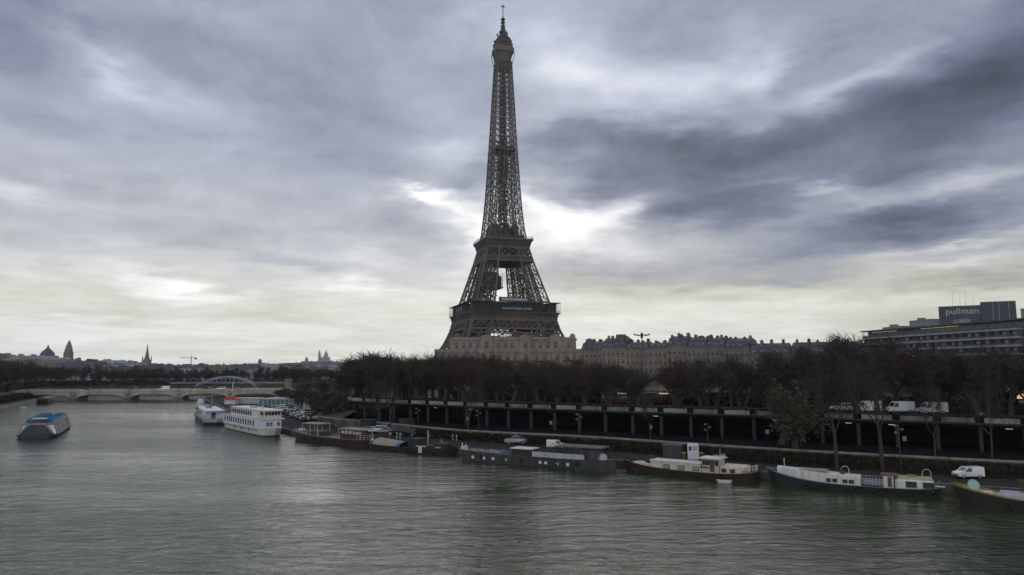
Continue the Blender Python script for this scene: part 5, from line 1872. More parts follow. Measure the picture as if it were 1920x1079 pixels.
for _ in range(700):
    k = r.choice((3.2, 4.2, 4.8, 6.5, 1.6)); c = Vector((k + r.gauss(0, .45), r.gauss(0.2, .9), 1.7 + abs(r.gauss(0, .7)))); a = Vector((r.gauss(0, 1), r.gauss(0, 1), r.gauss(0, 1))).normalized() * .14; v = a.cross(Vector((r.random(), 1, .3))).normalized() * .1
    b.add([c - a, c - v, c + a, c + v], [(0, 1, 2, 3)])
b.build('deck_plants', M['bud'], t)
MB().lathe([(.9, 0), (.85, .5), (.5, .9), (.1, 1.0)], 10).build('capstan_cover', M['light_grey'], t, loc=(L / 2 - 2.2, -.6, 1.75))

clutter(t, L, 5.0, 1.5, 4, 5)
# -- black barge with tan tarpaulin
t, L = moor((-31.5, 149.5), (-12.2, 136.2), 5.0, 'barge', 'low black barge with a tan and blue tarpaulin and a small white number board')
hb, dk, dz = hull(L, 5.0, 1.3, 1.0, 1.7, 0.2, 0.16, ((0, 0),), 0.25, bow_right=True)
hb.build('hull', M['hull_black'], t); dk.build('deck', M['tarp_dark'], t)
b = MB()
rows = []
for i in range(9):
    x = -L / 2 + 2.2 + 7.6 * i / 8
    zz = 2.3 - .05 * i + (0.06 if i % 2 else 0)
    rows.append([(x, -2.0, 1.0), (x, -1.8, zz - .5), (x, 0, zz), (x, 1.8, zz - .5), (x, 2.0, 1.0)])
b.grid(rows[:8], 0, True); b.grid(rows[7:], 1, True)
b.build('tarpaulin', [M['tan'], M['blue_tarp']], t)
MB().box(0.2, 2.6, -1.4, 1.4, .8, 2.7).box(3.5, 6.8, -1.0, 1.0, .8, 1.5).build('dark_cabin', M['tarp_dark'], t)
MB().box(2.9, 5.2, -2.2, -1.6, 1.35, 1.5).box(7.0, 8.2, -1, -.6, 1.2, 1.4).build('gunwale_planks', M['light_grey'], t)
b = MB().box(-.45, .45, -.03, .03, -.6, .6)
b.box(-.06, .06, -.04, -.031, -.3, .3, 1).build('number_board', [M['white'], M['hull_black']], t, loc=(4.4, -2.52, .85))
b = MB(); b.tube([(4.2, 0, 1), (4.2, 0, 4.4)], .08, 6); b.tube([(7.4, .5, 1), (7.4, .5, 2.9)], .05, 5)
b.build('mast', M['cream'], t)
MB().box(6.2, 9.0, -.6, 1.6, .9, 2.2, 0, .3).build('wheel_shelter', M['hull_brown'], t)
MB().lathe([(.25, 0), (.45, .12), (.25, .24)], 12).build('lifebuoy', M['white'], t, loc=(-L / 2 + .8, -.6, 1.5)).rotation_euler = (R(80), 0, .4)

clutter(t, L, 5.0, 1.0, 5, 5)
# -- brown barge with awnings
t, L = moor((-53.5, 168.2), (-32.0, 151.2), 5.2, 'barge', 'brown and maroon barge with two pale flat awnings on posts')
hb, dk, dz = hull(L, 5.2, 1.7, 1.5, 2.5, 0.2, 0.12, ((0, 0), (0.9, 1)), 0.3)
hb.build('hull', [M['hull_brown'], M['stone_grey']], t); dk.build('deck', M['deck'], t)
MB().box(-L / 2 + 4.2, -3.0, -1.9, 1.9, 4.0, 4.12).build('awning', M['tan'], t)
MB().box(4.2, 12.0, -2.0, 2.0, 3.5, 3.62).build('awning', M['tan'], t)
b = MB()
for x, zz in ((-L / 2 + 4.6, 4.0), (-3.3, 4.0), (-L / 2 + 7.5, 4), (4.5, 3.5), (7, 3.5), (9.4, 3.5), (11.8, 3.5)):
    for y in (-1.7, 1.7): b.beam((x, y, 1.2), (x, y, zz), .09)
b.build('awning_post', M['cream'], t)
b = MB().box(5.0, 10.8, -1.8, 1.8, 1.2, 2.5, 0).box(-L / 2 + 6, -L / 2 + 11, -1.3, 1.3, 1.2, 2.4, 1)
b.build('deck_house', [M['hull_red'], M['hull_grey']], t)
windows(t, [(5.3, 2.55), (6.6, 2.55), (7.9, 2.55)], .9, .6, -1.6, M['yellow'], M['cream'])
MB().box(8.6, 10.6, -1.2, -.2, 2.52, 3.0, 0, .15).build('deck_locker', M['white'], t)
b = MB().box(-.6, .6, -.5, .5, 0, .6).tube([(-1.4, 0, .2), (.8, 0, .5)], .12, 6); b.build('windlass', M['white'], t, loc=(-L / 2 + 2.0, 0, 2.0))
b = MB(); rail(b, [(-L / 2 + .8, -1.2, 2.1), (-L / 2 + 4, -2.2, 1.7)], .6, .8, .05); rail(b, [(11, -2, 1.4), (L / 2 - .5, -.8, 1.5), (L / 2 - .5, .8, 1.5)], .9, .7, .07)
b.build('deck_rail', M['light_grey'], t)

clutter(t, L, 5.2, 1.4, 6, 5)
# -- white two-deck ship
t, L = moor((-83.0, 201.5), (-60.6, 172.9), 5.6, 'river_ship', 'large white two-deck river ship with rows of windows, nearest the car park', 'ship')
t.scale = (1, 0.78, 0.95)
hb, dk, dz = hull(L, 7.2, 2.0, 1.9, 2.3, 0.16, 0.06, ((0, 1), (0.12, 0)), 0.2, bow_right=True, rake=1.6)
hb.build('hull', [M['white'], M['hull_navy']], t); dk.build('deck', M['light_grey'], t)
b = MB().box(-L / 2 + 0.4, L / 2 - 4.2, -3.4, 3.4, 1.7, 4.35, 0, .1)
b.add([(L / 2 - 4.3, -3.4, 1.7), (L / 2 - 2.2, -2.6, 1.7), (L / 2 - 2.2, 2.6, 1.7), (L / 2 - 4.3, 3.4, 1.7), (L / 2 - 4.3, -3.4, 4.35), (L / 2 - 2.2, -2.6, 4.35), (L / 2 - 2.2, 2.6, 4.35), (L / 2 - 4.3, 3.4, 4.35)], [(0, 1, 5, 4), (1, 2, 6, 5), (2, 3, 7, 6), (4, 5, 6, 7)])
low = b.build('lower_saloon', M['white_cool'], t)
windows(low, [(-L / 2 + 2.0 + 2.05 * i, 2.35) for i in range(13)], 1.05, 1.45, -3.41, M['white'])
s3 = windows(low, [(0, 0)], 0.8, 1.1, 0, M['wood'], M['red_dark'])
bpy.data.objects.remove(s3)
b = MB()
for y in (-2.2, -1.1, 1.2):
    b.box(0, .07, y, y + .8, 2.6, 3.6)
b.build('front_window', M['hull_brown'], low, loc=(L / 2 - 2.2, 0, 0))
MB().box(-L / 2 + 1.5, L / 2 - 1.7, -3.6, 3.6, 4.36, 4.5).build('upper_deck', M['white'], t)
b = MB().box(-L / 2 + 7, L / 2 - 6, -3.1, 3.1, 4.5, 6.55, 0, .1)
up = b.build('upper_saloon', M['white_cool'], t)
windows(up, [(-L / 2 + 8.2 + 1.9 * i, 4.95) for i in range(9)], 1.35, 1.15, -3.11, M['white'], M['pane'])
b = MB().box(L / 2 - 6.0, L / 2 - 3.0, -2.8, 2.8, 4.5, 6.5, 0).box(L / 2 - 3.0, L / 2 - 2.97, -2.6, 2.6, 5.3, 6.3, 1).box(L / 2 - 5.7, L / 2 - 3.3, -2.83, -2.8, 5.3, 6.3, 1)
for y in (-2.6, -1.6, -.6, .5, 1.5, 2.5):
    b.box(L / 2 - 2.97, L / 2 - 2.9, y, y + .12, 5.3, 6.3)
b.build('wheelhouse', [M['white'], M['pane']], t)
b = MB().box(-L / 2 + 6.5, L / 2 - 5.6, -3.4, 3.4, 6.56, 6.72).box(L / 2 - 6.3, L / 2 - 2.2, -3.2, 3.2, 6.52, 6.9, 0, .2)
b.add([(-L / 2 + .4, -3.3, 4.55), (-L / 2 + 6.6, -3.3, 6.6), (-L / 2 + 6.6, 3.3, 6.6), (-L / 2 + .4, 3.3, 4.55)], [(0, 1, 2, 3)])
b.build('roof', M['white'], t)
b = MB(); rail(b, [(L / 2 - 5.6, -3.5, 4.5), (L / 2 - 2.6, -3.4, 4.5), (L / 2 - 1.8, -2.6, 4.5), (L / 2 - 1.8, 2.6, 4.5)], 1.0, 1.2, .07)
rail(b, [(L / 2 - 2.0, -2.2, 2.3), (L / 2 - .3, -.6, 2.4), (L / 2 - .3, .6, 2.4)], .9, .6, .07)
b.build('bow_rail', M['white'], t)
MB().box(-L / 2 + 1, L / 2 - 5, -3.68, -3.6, 1.35, 1.6).build('rubbing_strake', M['grey_paint'], t)
for x in (-6, 0, 6):
    MB().box(x - .3, x + .3, -3.85, -3.68, 1.0, 1.5).build('fender', M['red_dark'], t)
MB().box(-1, 2, -.8, .8, 6.72, 7.2).lathe([(.4, 6.72), (.5, 7.3), (.1, 7.4)], 8, (5, 1, 0)).build('roof_vent', M['light_grey'], t)

# -- grey and navy ship astern of the white one
t, L = moor((-110.5, 243.5), (-91, 208), 6.6, 'river_ship', 'grey and navy open-decked ship astern of the large white ship', 'ship')
hb, dk, dz = hull(L, 6.6, 1.9, 1.9, 2.4, 0.16, 0.06, ((0, 1), (0.45, 0)), 0.5)
hb.build('hull', [M['light_grey'], M['hull_navy']], t); dk.build('deck', M['grey_paint'], t)
MB().box(-L / 2 + 9, L / 2 - 6, -2.6, 2.6, 1.4, 3.9, 0, .1).box(-L / 2 + 8.6, L / 2 - 4, -2.9, 2.9, 3.92, 4.1).build('deck_house', M['white_cool'], t)
MB().box(L / 2 - 6, L / 2 - 5.95, -.8, .4, 1.5, 3.4).build('door', M['pane'], t)
b = MB(); rail(b, [(L / 2 - 6, -3.1, 1.7), (L / 2 - .4, -2.8, 1.7), (L / 2 - .2, 0, 1.7), (L / 2 - .4, 2.8, 1.7)], 1.0, .9, .08)
b.build('stern_rail', M['light_grey'], t)
b = MB().tube([(-7, -3, 1.5), (-7, -3, 4.6), (-6.4, -2.6, 5.2), (-5, -1.8, 5.2)], .12, 6); b.build('davit', M['hull_black'], t)
MB().tube([(6, 0, 4.1), (6, 0, 11)], .06, 5).build('mast', M['light_grey'], t)
h2, d2, _ = hull(5, 1.8, .7, .6, .9, .4, .1, ((0, 0),), .1, rake=.2); h2.add(d2.v, d2.f); h2.build('lifeboat', M['grey_paint'], t, loc=(-3, 0, 4.2))

windows(t, [(-7.2 + 1.7 * i, 2.3) for i in range(8)], 1.0, .9, -2.62, M['white'])
clutter(t, L, 6.6, 1.7, 7, 3)
# -- small boats near the bridge
for px, py, Lb, lb, rz in ((374, 765, 9, 'small white cabin boat left of the grey and navy ship', R(118)), (376, 757, 12, 'white launch at the foot of the bridge pier, beyond the cabin boat', R(112))):
    p = gp(px, py, 0)
    t = thing('small_boat', lb, 'boat', (p.x, p.y, 0), rz)
    hb, dk, _ = hull(Lb, 3.2, .9, .8, 1.3, .3, .1, ((0, 1), (.25, 0)), .2, bow_right=True)
    hb.build('hull', [M['white'], M['hull_navy']], t); dk.build('deck', M['light_grey'], t)
    b = MB().box(-Lb * .3, Lb * .15, -1.1, 1.1, .6, 2.0, 0, .1).box(-Lb * .25, Lb * .1, -1.12, 1.12, 1.2, 1.7, 1)
    b.build('cabin', [M['white'], M['pane']], t)
p = gp(84, 757, 0)
t = thing('work_barge', 'dark work barge with a pale canopy under the left end of the stone bridge', 'barge', (p.x, p.y, 0), R(112))
hb, dk, _ = hull(15, 5, 1.6, 1.4, 1.9, .2, .1, ((0, 0),), .3); hb.build('hull', M['hull_black'], t); dk.build('deck', M['tarp_dark'], t)
MB().box(-6, 2, -2, 2, 1.1, 2.7).build('cabin', M['hull_black'], t)
MB().box(2.4, 5.6, -1.6, 1.6, 2.6, 2.72).build('canopy', M['white'], t)
p = gp(45, 765, 0)
t = thing('small_boat', 'tiny white skiff against the left shore before the bridge', 'boat', (p.x, p.y, 0), R(20))
hb, dk, _ = hull(3.6, 1.3, .5, .4, .6, .4, .1, ((0, 0),), .15); hb.build('hull', M['white'], t); dk.build('deck', M['grey_paint'], t)
MB().box(-.5, .4, -.4, .4, .2, .6, 0, .1).build('cuddy', M['white'], t)

# -- glass-sided sightseeing boat
p1, p2 = gp(66, 823, 0), gp(110, 797, 0)
d = (p2 - p1); Lb = 40.0
dn = d.normalized()
c = p1 + dn * Lb / 2
t = thing('sightseeing_boat', 'low glass-sided sightseeing boat with rows of blue seats on its roof, in open water', 'boat', (c.x, c.y, 0), math.atan2(dn.y, dn.x))
# local +x points away from the viewer
hw = 4.3
b = MB()
rows = []
for i in range(25):
    f = i / 24
    x = -Lb / 2 + Lb * f
    k = min(1, (0.72 + 0.28 * min(1, f / .08))) * (1 if f < .8 else math.sqrt(max(.02, 1 - ((f - .8) / .2) ** 2 * .8)))
    rows.append([(x, -hw * k * .8, -.4), (x, -hw * k, .5), (x, -hw * k * 1.0, .85), (x, -hw * k * .96, .95), (x, hw * k * .96, .95), (x, hw * k, .85), (x, hw * k, .5), (x, hw * k * .8, -.4)])
b.grid(rows, 0); b.add(rows[0], [tuple(range(8))]); b.add(rows[-1], [tuple(range(7, -1, -1))])
b.build('hull', M['hull_navy'], t)
sec = lambda x, k, kt: [(x, -hw * .93 * k, .95), (x, -hw * .74 * kt, 3.3), (x, hw * .74 * kt, 3.3), (x, hw * .93 * k, .95)]
xs = [(-Lb / 2 + 1.0, .9, .55), (-Lb / 2 + 3.6, 1, 1), (-Lb / 2 + 10, 1, 1), (-Lb / 2 + 18, 1, 1), (Lb / 2 - 12, 1, 1), (Lb / 2 - 6, .95, .95), (Lb / 2 - 2.4, .7, .5)]
S = [sec(*q) for q in xs]
b = MB()
for a, c_ in zip(S, S[1:]):
    b.add([a[0], c_[0], c_[1], a[1]], [(0, 1, 2, 3)]); b.add([a[3], c_[3], c_[2], a[2]], [(3, 2, 1, 0)])
b.add(S[0], [(3, 2, 1, 0)], 1); b.add(S[-1], [(0, 1, 2, 3)])
b.build('glass_side', [M['glass_boat'], M['hull_grey']], t)
b = MB()
for a in S:
    b.beam(a[0], a[1], .38); b.beam(a[2], a[3], .38); b.beam(a[1], a[2], .3)
for a, c_ in zip(S, S[1:]):
    b.beam(a[1], c_[1], .45); b.beam(a[2], c_[2], .45)
    n = max(1, int((c_[0][0] - a[0][0]) / 2.6))
    for i in range(1, n):
        f = i / n
        b.beam(Vector(a[0]).lerp(Vector(c_[0]), f), Vector(a[1]).lerp(Vector(c_[1]), f), .13)
        b.beam(Vector(a[3]).lerp(Vector(c_[3]), f), Vector(a[2]).lerp(Vector(c_[2]), f), .13)
b.build('glazing_frame', M['grey_paint'], t)
b = MB()
b.grid([[s_[1] for s_ in S], [s_[2] for s_ in S]])
MBr = b.build('roof_deck', M['light_grey'], t, loc=(0, 0, .02))
for y0, y1 in ((-2.9, -.5), (.5, 2.9)):
    b = MB()
    for i in range(19):
        x = -Lb / 2 + 6.2 + i * 1.45
        b.box(x, x + .55, y0, y1, 3.55, 3.8); b.box(x + .5, x + .62, y0, y1, 3.8, 4.3)
    b.box(-Lb / 2 + 5.8, -Lb / 2 + 33.4, y0 - .1, y1 + .1, 3.34, 3.42)
    b.build('seat_block', M['seat_blue'], t)
b = MB().box(-Lb / 2 + 4.0, -Lb / 2 + 6.2, -1.3, 1.3, 3.35, 4.4, 0).box(-Lb / 2 + 3.7, -Lb / 2 + 6.4, -1.5, 1.5, 4.42, 4.55, 1)
b.build('wheelhouse', [M['hull_grey'], M['white']], t)
b = MB(); rail(b, [(-Lb / 2 + 3.6, -3.05, 3.3), (Lb / 2 - 6.5, -3.05, 3.3)], .8, 2, .07); rail(b, [(-Lb / 2 + 3.6, 3.05, 3.3), (Lb / 2 - 6.5, 3.05, 3.3)], .8, 2, .07)
b.build('roof_rail', M['light_grey'], t)

# ------------------------------------------------------------------ vehicles
def car_source(kind):
    root = thing('car_source', None, None)
    if kind == 'hatch':
        L_, W_, pr = 4.1, 1.72, [(-2.05, .35), (-2.05, .72), (-1.9, .98), (-1.05, 1.05), (-.35, 1.44), (1.15, 1.46), (1.85, 1.02), (2.03, .9), (2.05, .35)]
        gl = [(-.95, 1.04), (-.33, 1.38), (1.12, 1.40), (1.72, 1.03)]
    elif kind == 'suv':
        L_, W_, pr = 4.7, 1.9, [(-2.35, .45), (-2.35, .85), (-2.15, 1.12), (-1.15, 1.2), (-.45, 1.74), (2.0, 1.76), (2.3, 1.2), (2.35, .45)]
        gl = [(-1.05, 1.18), (-.42, 1.67), (1.95, 1.69), (2.2, 1.2)]
    elif kind == 'van':
        L_, W_, pr = 4.2, 1.8, [(-2.1, .4), (-2.1, .8), (-1.9, 1.0), (-1.25, 1.12), (-.55, 1.78), (2.0, 1.85), (2.1, 1.7), (2.1, .4)]
        gl = [(-1.15, 1.12), (-.52, 1.70), (.05, 1.72), (.05, 1.12)]
    elif kind == 'bus':
        L_, W_, pr = 11.0, 2.5, [(-5.5, .4), (-5.5, 2.9), (-5.2, 3.2), (5.3, 3.2), (5.5, 2.9), (5.5, .4)]
        gl = [(-5.3, 1.4), (-5.3, 2.7), (5.2, 2.7), (5.2, 1.4)]
    else:
        L_, W_, pr = 6.0, 2.0, [(-3, .45), (-3, .95), (-2.75, 1.2), (-2.05, 1.35), (-1.35, 2.4), (-1.0, 2.55), (2.9, 2.55), (3.0, 2.4), (3.0, .45)]
        gl = [(-1.95, 1.38), (-1.33, 2.25), (-.7, 2.25), (-.7, 1.4)]
    b = MB()
    n = len(pr)
    zb = max(z for _, z in pr)
    beltz = gl[0][1]

    def inset(z): return 0.0 if z <= beltz else 0.16 * (z - beltz) / max(.1, zb - beltz)
    rows = []
    for y, k in ((-W_ / 2 + .05, 1), (-W_ / 2, 0), (W_ / 2, 0), (W_ / 2 - .05, 1)):
        pass
    half = lambda s_: [(x, s_ * (W_ / 2 - inset(z) * (1.4 if kind in ('hatch', 'suv') else .5)), z) for x, z in pr]
    lft, rgt = half(-1), half(1)
    b.add(lft + rgt, [tuple(range(n)), tuple(range(2 * n - 1, n - 1, -1))] + [(n + i, n + (i + 1) % n, (i + 1) % n, i) for i in range(n)])
    wr = .32 if kind in ('hatch', 'van', 'suv') else .38
    body = b.build('body', PAINTS['silver'], root)
    g = MB()
    for s_ in (-1, 1):
        q = [(x, s_ * (W_ / 2 - inset(z) * (1.4 if kind in ('hatch', 'suv') else .5) + .006), z) for x, z in gl]
        g.add(q, [(0, 1, 2, 3) if s_ > 0 else (3, 2, 1, 0)])
    # windscreen and rear screen
    def quad(p, q, e=.012):
        (x0, z0), (x1, z1) = p, q
        dx, dz_ = x1 - x0, z1 - z0
        l_ = math.hypot(dx, dz_); nx, nz = -dz_ / l_ * e, dx / l_ * e
        if nz < 0: nx, nz = -nx, -nz
        a, c_ = .12, .9
        xa, za, xb, zb_ = x0 + dx * a + nx, z0 + dz_ * a + nz, x0 + dx * c_ + nx, z0 + dz_ * c_ + nz
        w0, w1 = W_ / 2 - inset(za) * 1.4 - .1, W_ / 2 - inset(zb_) * 1.4 - .1
        g.add([(xa, -w0, za), (xa, w0, za), (xb, w1, zb_), (xb, -w1, zb_)], [(0, 1, 2, 3)])
    i = max(range(n - 1), key=lambda i: (pr[i + 1][1] - pr[i][1]) if pr[i][0] < 0 and pr[i][1] >= beltz - .1 else -1)
    if kind == 'bus':
        g.add([(-5.51, -1.15, 1.3), (-5.51, 1.15, 1.3), (-5.51, 1.15, 2.8), (-5.51, -1.15, 2.8)], [(0, 1, 2, 3)])
    else:
        quad(pr[i], pr[i + 1])
    if kind in ('hatch', 'suv'):
        quad(pr[-2] if kind == 'suv' else pr[6], pr[5] if kind != 'suv' else pr[5])
    g.build('glass', M['pane'], root)
    wm = MB(); wm.lathe([(0, -.11), (wr, -.11), (wr + .0, .0), (wr, .11), (0, .11)], 14)
    rm = MB(); rm.lathe([(0, .125), (wr * .6, .12), (wr * .62, .09)], 10)
    for k, (sx, sy) in enumerate(((-.31, -1), (.31, -1), (-.31, 1), (.31, 1))):
        w = wm.build('wheel', M['tyre'], root, loc=(sx * L_, sy * (W_ / 2 - .1), wr)) if k == 0 else w0.copy()
        if k == 0: w0 = w
        else: C.objects.link(w)
        w.location = (sx * L_, sy * (W_ / 2 - .1), wr)
        w.rotation_euler = (R(90) * (1 if sy < 0 else -1), 0, 0)
        if k == 0:
            rim0 = rm.build('rim', M['rim'], w)
        else:
            q = rim0.copy(); C.objects.link(q); q.parent = w
    zl = .68 if kind != 'big' else .9
    for sy in (-1, 1):
        MB().box(-L_ / 2 - .02, -L_ / 2 + .1, sy * W_ * .36 - .16, sy * W_ * .36 + .16, zl, zl + .16).build('headlight', M['headlamp'], root)
        MB().box(L_ / 2 - .08, L_ / 2 + .02, sy * W_ * .41 - .1, sy * W_ * .41 + .1, zl + .1, zl + .32).build('taillight', M['taillamp'], root)
    MB().box(-L_ / 2 - .03, -L_ / 2 + .06, -W_ * .3, W_ * .3, .45, .6).box(L_ / 2 - .06, L_ / 2 + .03, -W_ * .42, W_ * .42, .42, .6).build('bumper', M['tyre'], root)
    return root


CARS = {k: car_source(k) for k in ('hatch', 'suv', 'van', 'big', 'bus')}
SIMPLE = {}


def put_car(kind, paint, loc, rz, label, group=None, cat='car', name='parked_car'):
    sw = {PAINTS['silver']: PAINTS[paint]} if paint in PAINTS and paint != 'silver' else ({PAINTS['silver']: M[paint]} if paint != 'silver' else None)
    o = copy_tree(CARS[kind], loc=loc, rz=rz, swap=sw, scale=(.9, .9, .9) if kind in ('van', 'big') else None)
    o.name = name
    tag(o, label, cat, group)
    return o


def near_q(px, py):
    return gp(px, py, QZ + .02)


for px, py, kind, paint, rz, lb in (
        (598, 787, 'hatch', 'white', 10, 'white hatchback parked apart at the near corner of the car park'),
        (640, 800, 'suv', 'dark red', 12, 'dark red car parked on the quay behind the brown barge'),
        (683, 810, 'hatch', 'dark grey', -25, 'dark grey car at the left end of the row by the concrete block'),
        (696, 811, 'hatch', 'silver', -25, 'silver car second from the left in the row on the quay'),
        (709, 812, 'suv', 'white', 8, 'white estate car in the middle of the row on the quay'),
        (724, 813, 'hatch', 'pale blue', -20, 'pale hatchback right of the white estate car'),
        (745, 816, 'hatch', 'black', -25, 'black car by two white bollards, left of the large dark car'),
        (767, 818, 'suv', 'black', -25, 'large black car at the right end of the row'),
        (817, 821, 'hatch', 'dark grey', -28, 'dark car half hidden behind the stern of the black barge'),
        (967, 833, 'suv', 'silver', 3, 'silver four-wheel drive on the quay above the charcoal barge'),
        (1816, 897, 'van', 'white', 2, 'small white van parked beside the bow of the black and yellow barge')):
    p = near_q(px, py)
    put_car(kind, paint, p, R(rz), lb, 'vehicles parked singly along the quay', 'van' if kind == 'van' else 'car', 'white_van' if kind == 'van' else 'parked_car')
p = near_q(1043, 841)
put_car('van', 'white', p, R(174), 'white camper van on the quay behind the plants of the charcoal barge', None, 'camper van', 'camper_van')

# car park
cr = random.Random(31)
pal = ['silver', 'silver', 'white', 'black', 'dark grey', 'dark grey', 'black', 'navy', 'pale blue', 'dark red']
k = 0
for rowi in range(7):
    f = rowi / 6
    # rows run between the quay road and the thicket
    a = gp(lerp_tab([(0, 568), (1, 512)], f), lerp_tab([(0, 791), (1, 769)], f), QZ)
    c = gp(lerp_tab([(0, 592), (1, 566)], f), lerp_tab([(0, 782), (1, 765)], f), QZ)
    nn = 8
    for i in range(nn):
        q = a.lerp(c, (i + cr.uniform(-.15, .15)) / (nn - 1))
        if cr.random() < .06: continue
        pt = cr.choice(pal)
        if rowi == 6 and i == 0: pt = 'dark red'
        put_car(cr.choice(('hatch', 'hatch', 'suv')), pt, (q.x, q.y, QZ + .03), R(115) + cr.uniform(-.1, .1) + (pi if cr.random() < .4 else 0),
                '%s car in the crowded car park beyond the white ship' % pt, 'cars in the crowded car park')
# upper street
for px, rz, lb in ((1571, 14, 'white car at the left end of the vans above the parapet'),):
    Y = 147
    put_car('suv', 'white', ((px - 960) / 1300 * Y, Y, SZ + .02), R(rz), lb, None, 'car', 'parked_car')
for px, Y, rz, lb in ((1617, 144, -14, 'white van slightly turned, leftmost of the three vans on the upper street'), (1677, 142, 2, 'white van in the middle of the three vans on the upper street'), (1737, 139, 0, 'white van at the right end of the three vans on the upper street')):
    put_car('big', 'white', ((px - 960) / 1300 * Y, Y, SZ + .05), R(rz), lb, 'white vans on the upper street', 'van', 'white_van')
for i in range(14):
    px = 655 + i * 12.5 + cr.uniform(-3, 3); Y = 250 + cr.uniform(-6, 6)
    pt = cr.choice(pal)
    put_car(cr.choice(('hatch', 'suv')), pt, ((px - 960) / 1300 * Y, Y, GZ + .03), R(cr.uniform(-15, 5)), '%s car glimpsed between tree trunks on the street left of the tower' % pt, 'cars glimpsed between the trees')
for px, Y, lb in ((1163, 186, 'dark red bus with a lit orange sign, left of two behind the bare trees'), (1240, 184, 'dark red bus with a lit sign, right of two behind the bare trees')):
    o = put_car('bus', 'bus_red', ((px - 960) / 1300 * Y, Y, SZ - .5), R(-4), lb, 'red buses behind the trees', 'bus', 'red_bus')
    MB().box(-1.2, 1.2, -1.29, -1.262, 2.8, 3.0).build('lit_sign', M['lamp_warm'], o)
# traffic and people on the bridge
for x, y, kind, pt in ((68, 5, 'big', 'white'), (97, 6, 'suv', 'white'), (104, 5, 'hatch', 'dark grey'), (88, 13, 'hatch', 'black'), (114, 6, 'hatch', 'silver'), (30, 6, 'hatch', 'black'), (50, 12, 'suv', 'dark grey')):
    p = on_bridge(x, y)
    put_car(kind, pt, p, rz_b, '%s %s crossing the stone bridge' % (pt, 'van' if kind == 'big' else 'car'), 'traffic on the stone bridge', 'van' if kind == 'big' else 'car', 'moving_van' if kind == 'big' else 'moving_car')
for r_ in CARS.values():
    for ch in list(r_.children_recursive): bpy.data.objects.remove(ch)
    bpy.data.objects.remove(r_)


# ------------------------------------------------------------------ people
def person_mesh(stride, arm):
    b = bmesh.new()
    P = [(0, 0, .95), (0, 0, 1.15), (0, 0, 1.38), (0, 0, 1.5), (0, .01, 1.58), (0, .01, 1.70),
         (.1, 0, .92), (.12, stride * .5, .5), (.12, stride, .08), (.13, stride - .16, .04),
         (-.1, 0, .92), (-.12, -stride * .4, .5), (-.12, -stride, .08), (-.13, -stride - .16, .04),
         (.2, 0, 1.40), (.27, -arm * .4, 1.12), (.27, -arm, .86), (-.2, 0, 1.40), (-.27, arm * .4, 1.12), (-.27, arm, .86)]
    Rd = [.15, .14, .16, .07, .085, .09, .1, .07, .05, .045, .1, .07, .05, .045, .075, .055, .04, .075, .055, .04]
    E_ = [(0, 1), (1, 2), (2, 3), (3, 4), (4, 5), (0, 6), (6, 7), (7, 8), (8, 9), (0, 10), (10, 11), (11, 12), (12, 13), (2, 14), (14, 15), (15, 16), (2, 17), (17, 18), (18, 19)]
    me = bpy.data.meshes.new('person')
    me.from_pydata(P, E_, [])
    o = bpy.data.objects.new('person', me); C.objects.link(o)
    sk = o.modifiers.new('s', 'SKIN')
    for v, r_ in zip(me.skin_vertices[0].data, Rd): v.radius = (r_, r_)
    me.skin_vertices[0].data[0].use_root = True
    o.modifiers.new('u', 'SUBSURF').levels = 1
    dg = bpy.context.evaluated_depsgraph_get()
    m2 = bpy.data.meshes.new_from_object(o.evaluated_get(dg))
    bpy.data.objects.remove(o)
    for mt in ('cloth_dark', 'cloth_pale', 'skin', 'hair'): m2.materials.append(M[mt])
    for p in m2.polygons:
        z = p.center.z
        p.material_index = 0 if z < .93 else (1 if z < 1.5 else (3 if p.center.y > .03 or z > 1.7 else 2))
        p.use_smooth = True
    return m2


pm = [person_mesh(.22, .16), person_mesh(.05, .06)]
for px, py, top_, lb in ((723, 822, 'cloth_red', 'person in a red jacket standing on the quay by the row of cars'), (731, 824, 'cloth_pale', 'person in a pale top standing right of the one in red'),
                         (553, 781, 'cloth_dark', 'person in dark clothes walking by the car park'), (494, 757, 'cloth_dark', 'person in dark clothes at the near side of the waiting group'), (499, 756, 'cloth_dark', 'person in dark clothes in the middle of the waiting group'),
                         (505, 757, 'cloth_pale', 'person in a pale coat at the right of the waiting group'), (488, 756, 'cloth_dark', 'person in dark clothes at the left of the waiting group')):
    p = near_q(px, py)
    o = bpy.data.objects.new('person', pm[rnd.random() < .5]); C.objects.link(o)
    o.location = p; o.rotation_euler = (0, 0, rnd.uniform(0, 6))
    o.material_slots[1].link = 'OBJECT'; o.material_slots[1].material = M[top_]
    tag(o, lb, 'person')
for i, x in enumerate((22, 41, 57, 60, 76, 83, 92, 109, 119)):
    p = on_bridge(x, 1.2, 4.79)
    o = bpy.data.objects.new('person', pm[i % 2]); C.objects.link(o); o.location = p; o.rotation_euler = (0, 0, rz_b + (pi / 2 if i % 2 else -pi / 2))
    o.material_slots[1].link = 'OBJECT'; o.material_slots[1].material = M[('cloth_pale', 'cloth_dark', 'cloth_dark')[i % 3]]
    tag(o, 'tiny pedestrian in %s clothes on the stone bridge pavement' % ('pale' if i % 3 == 0 else 'dark'), 'person', 'pedestrians on the bridge')

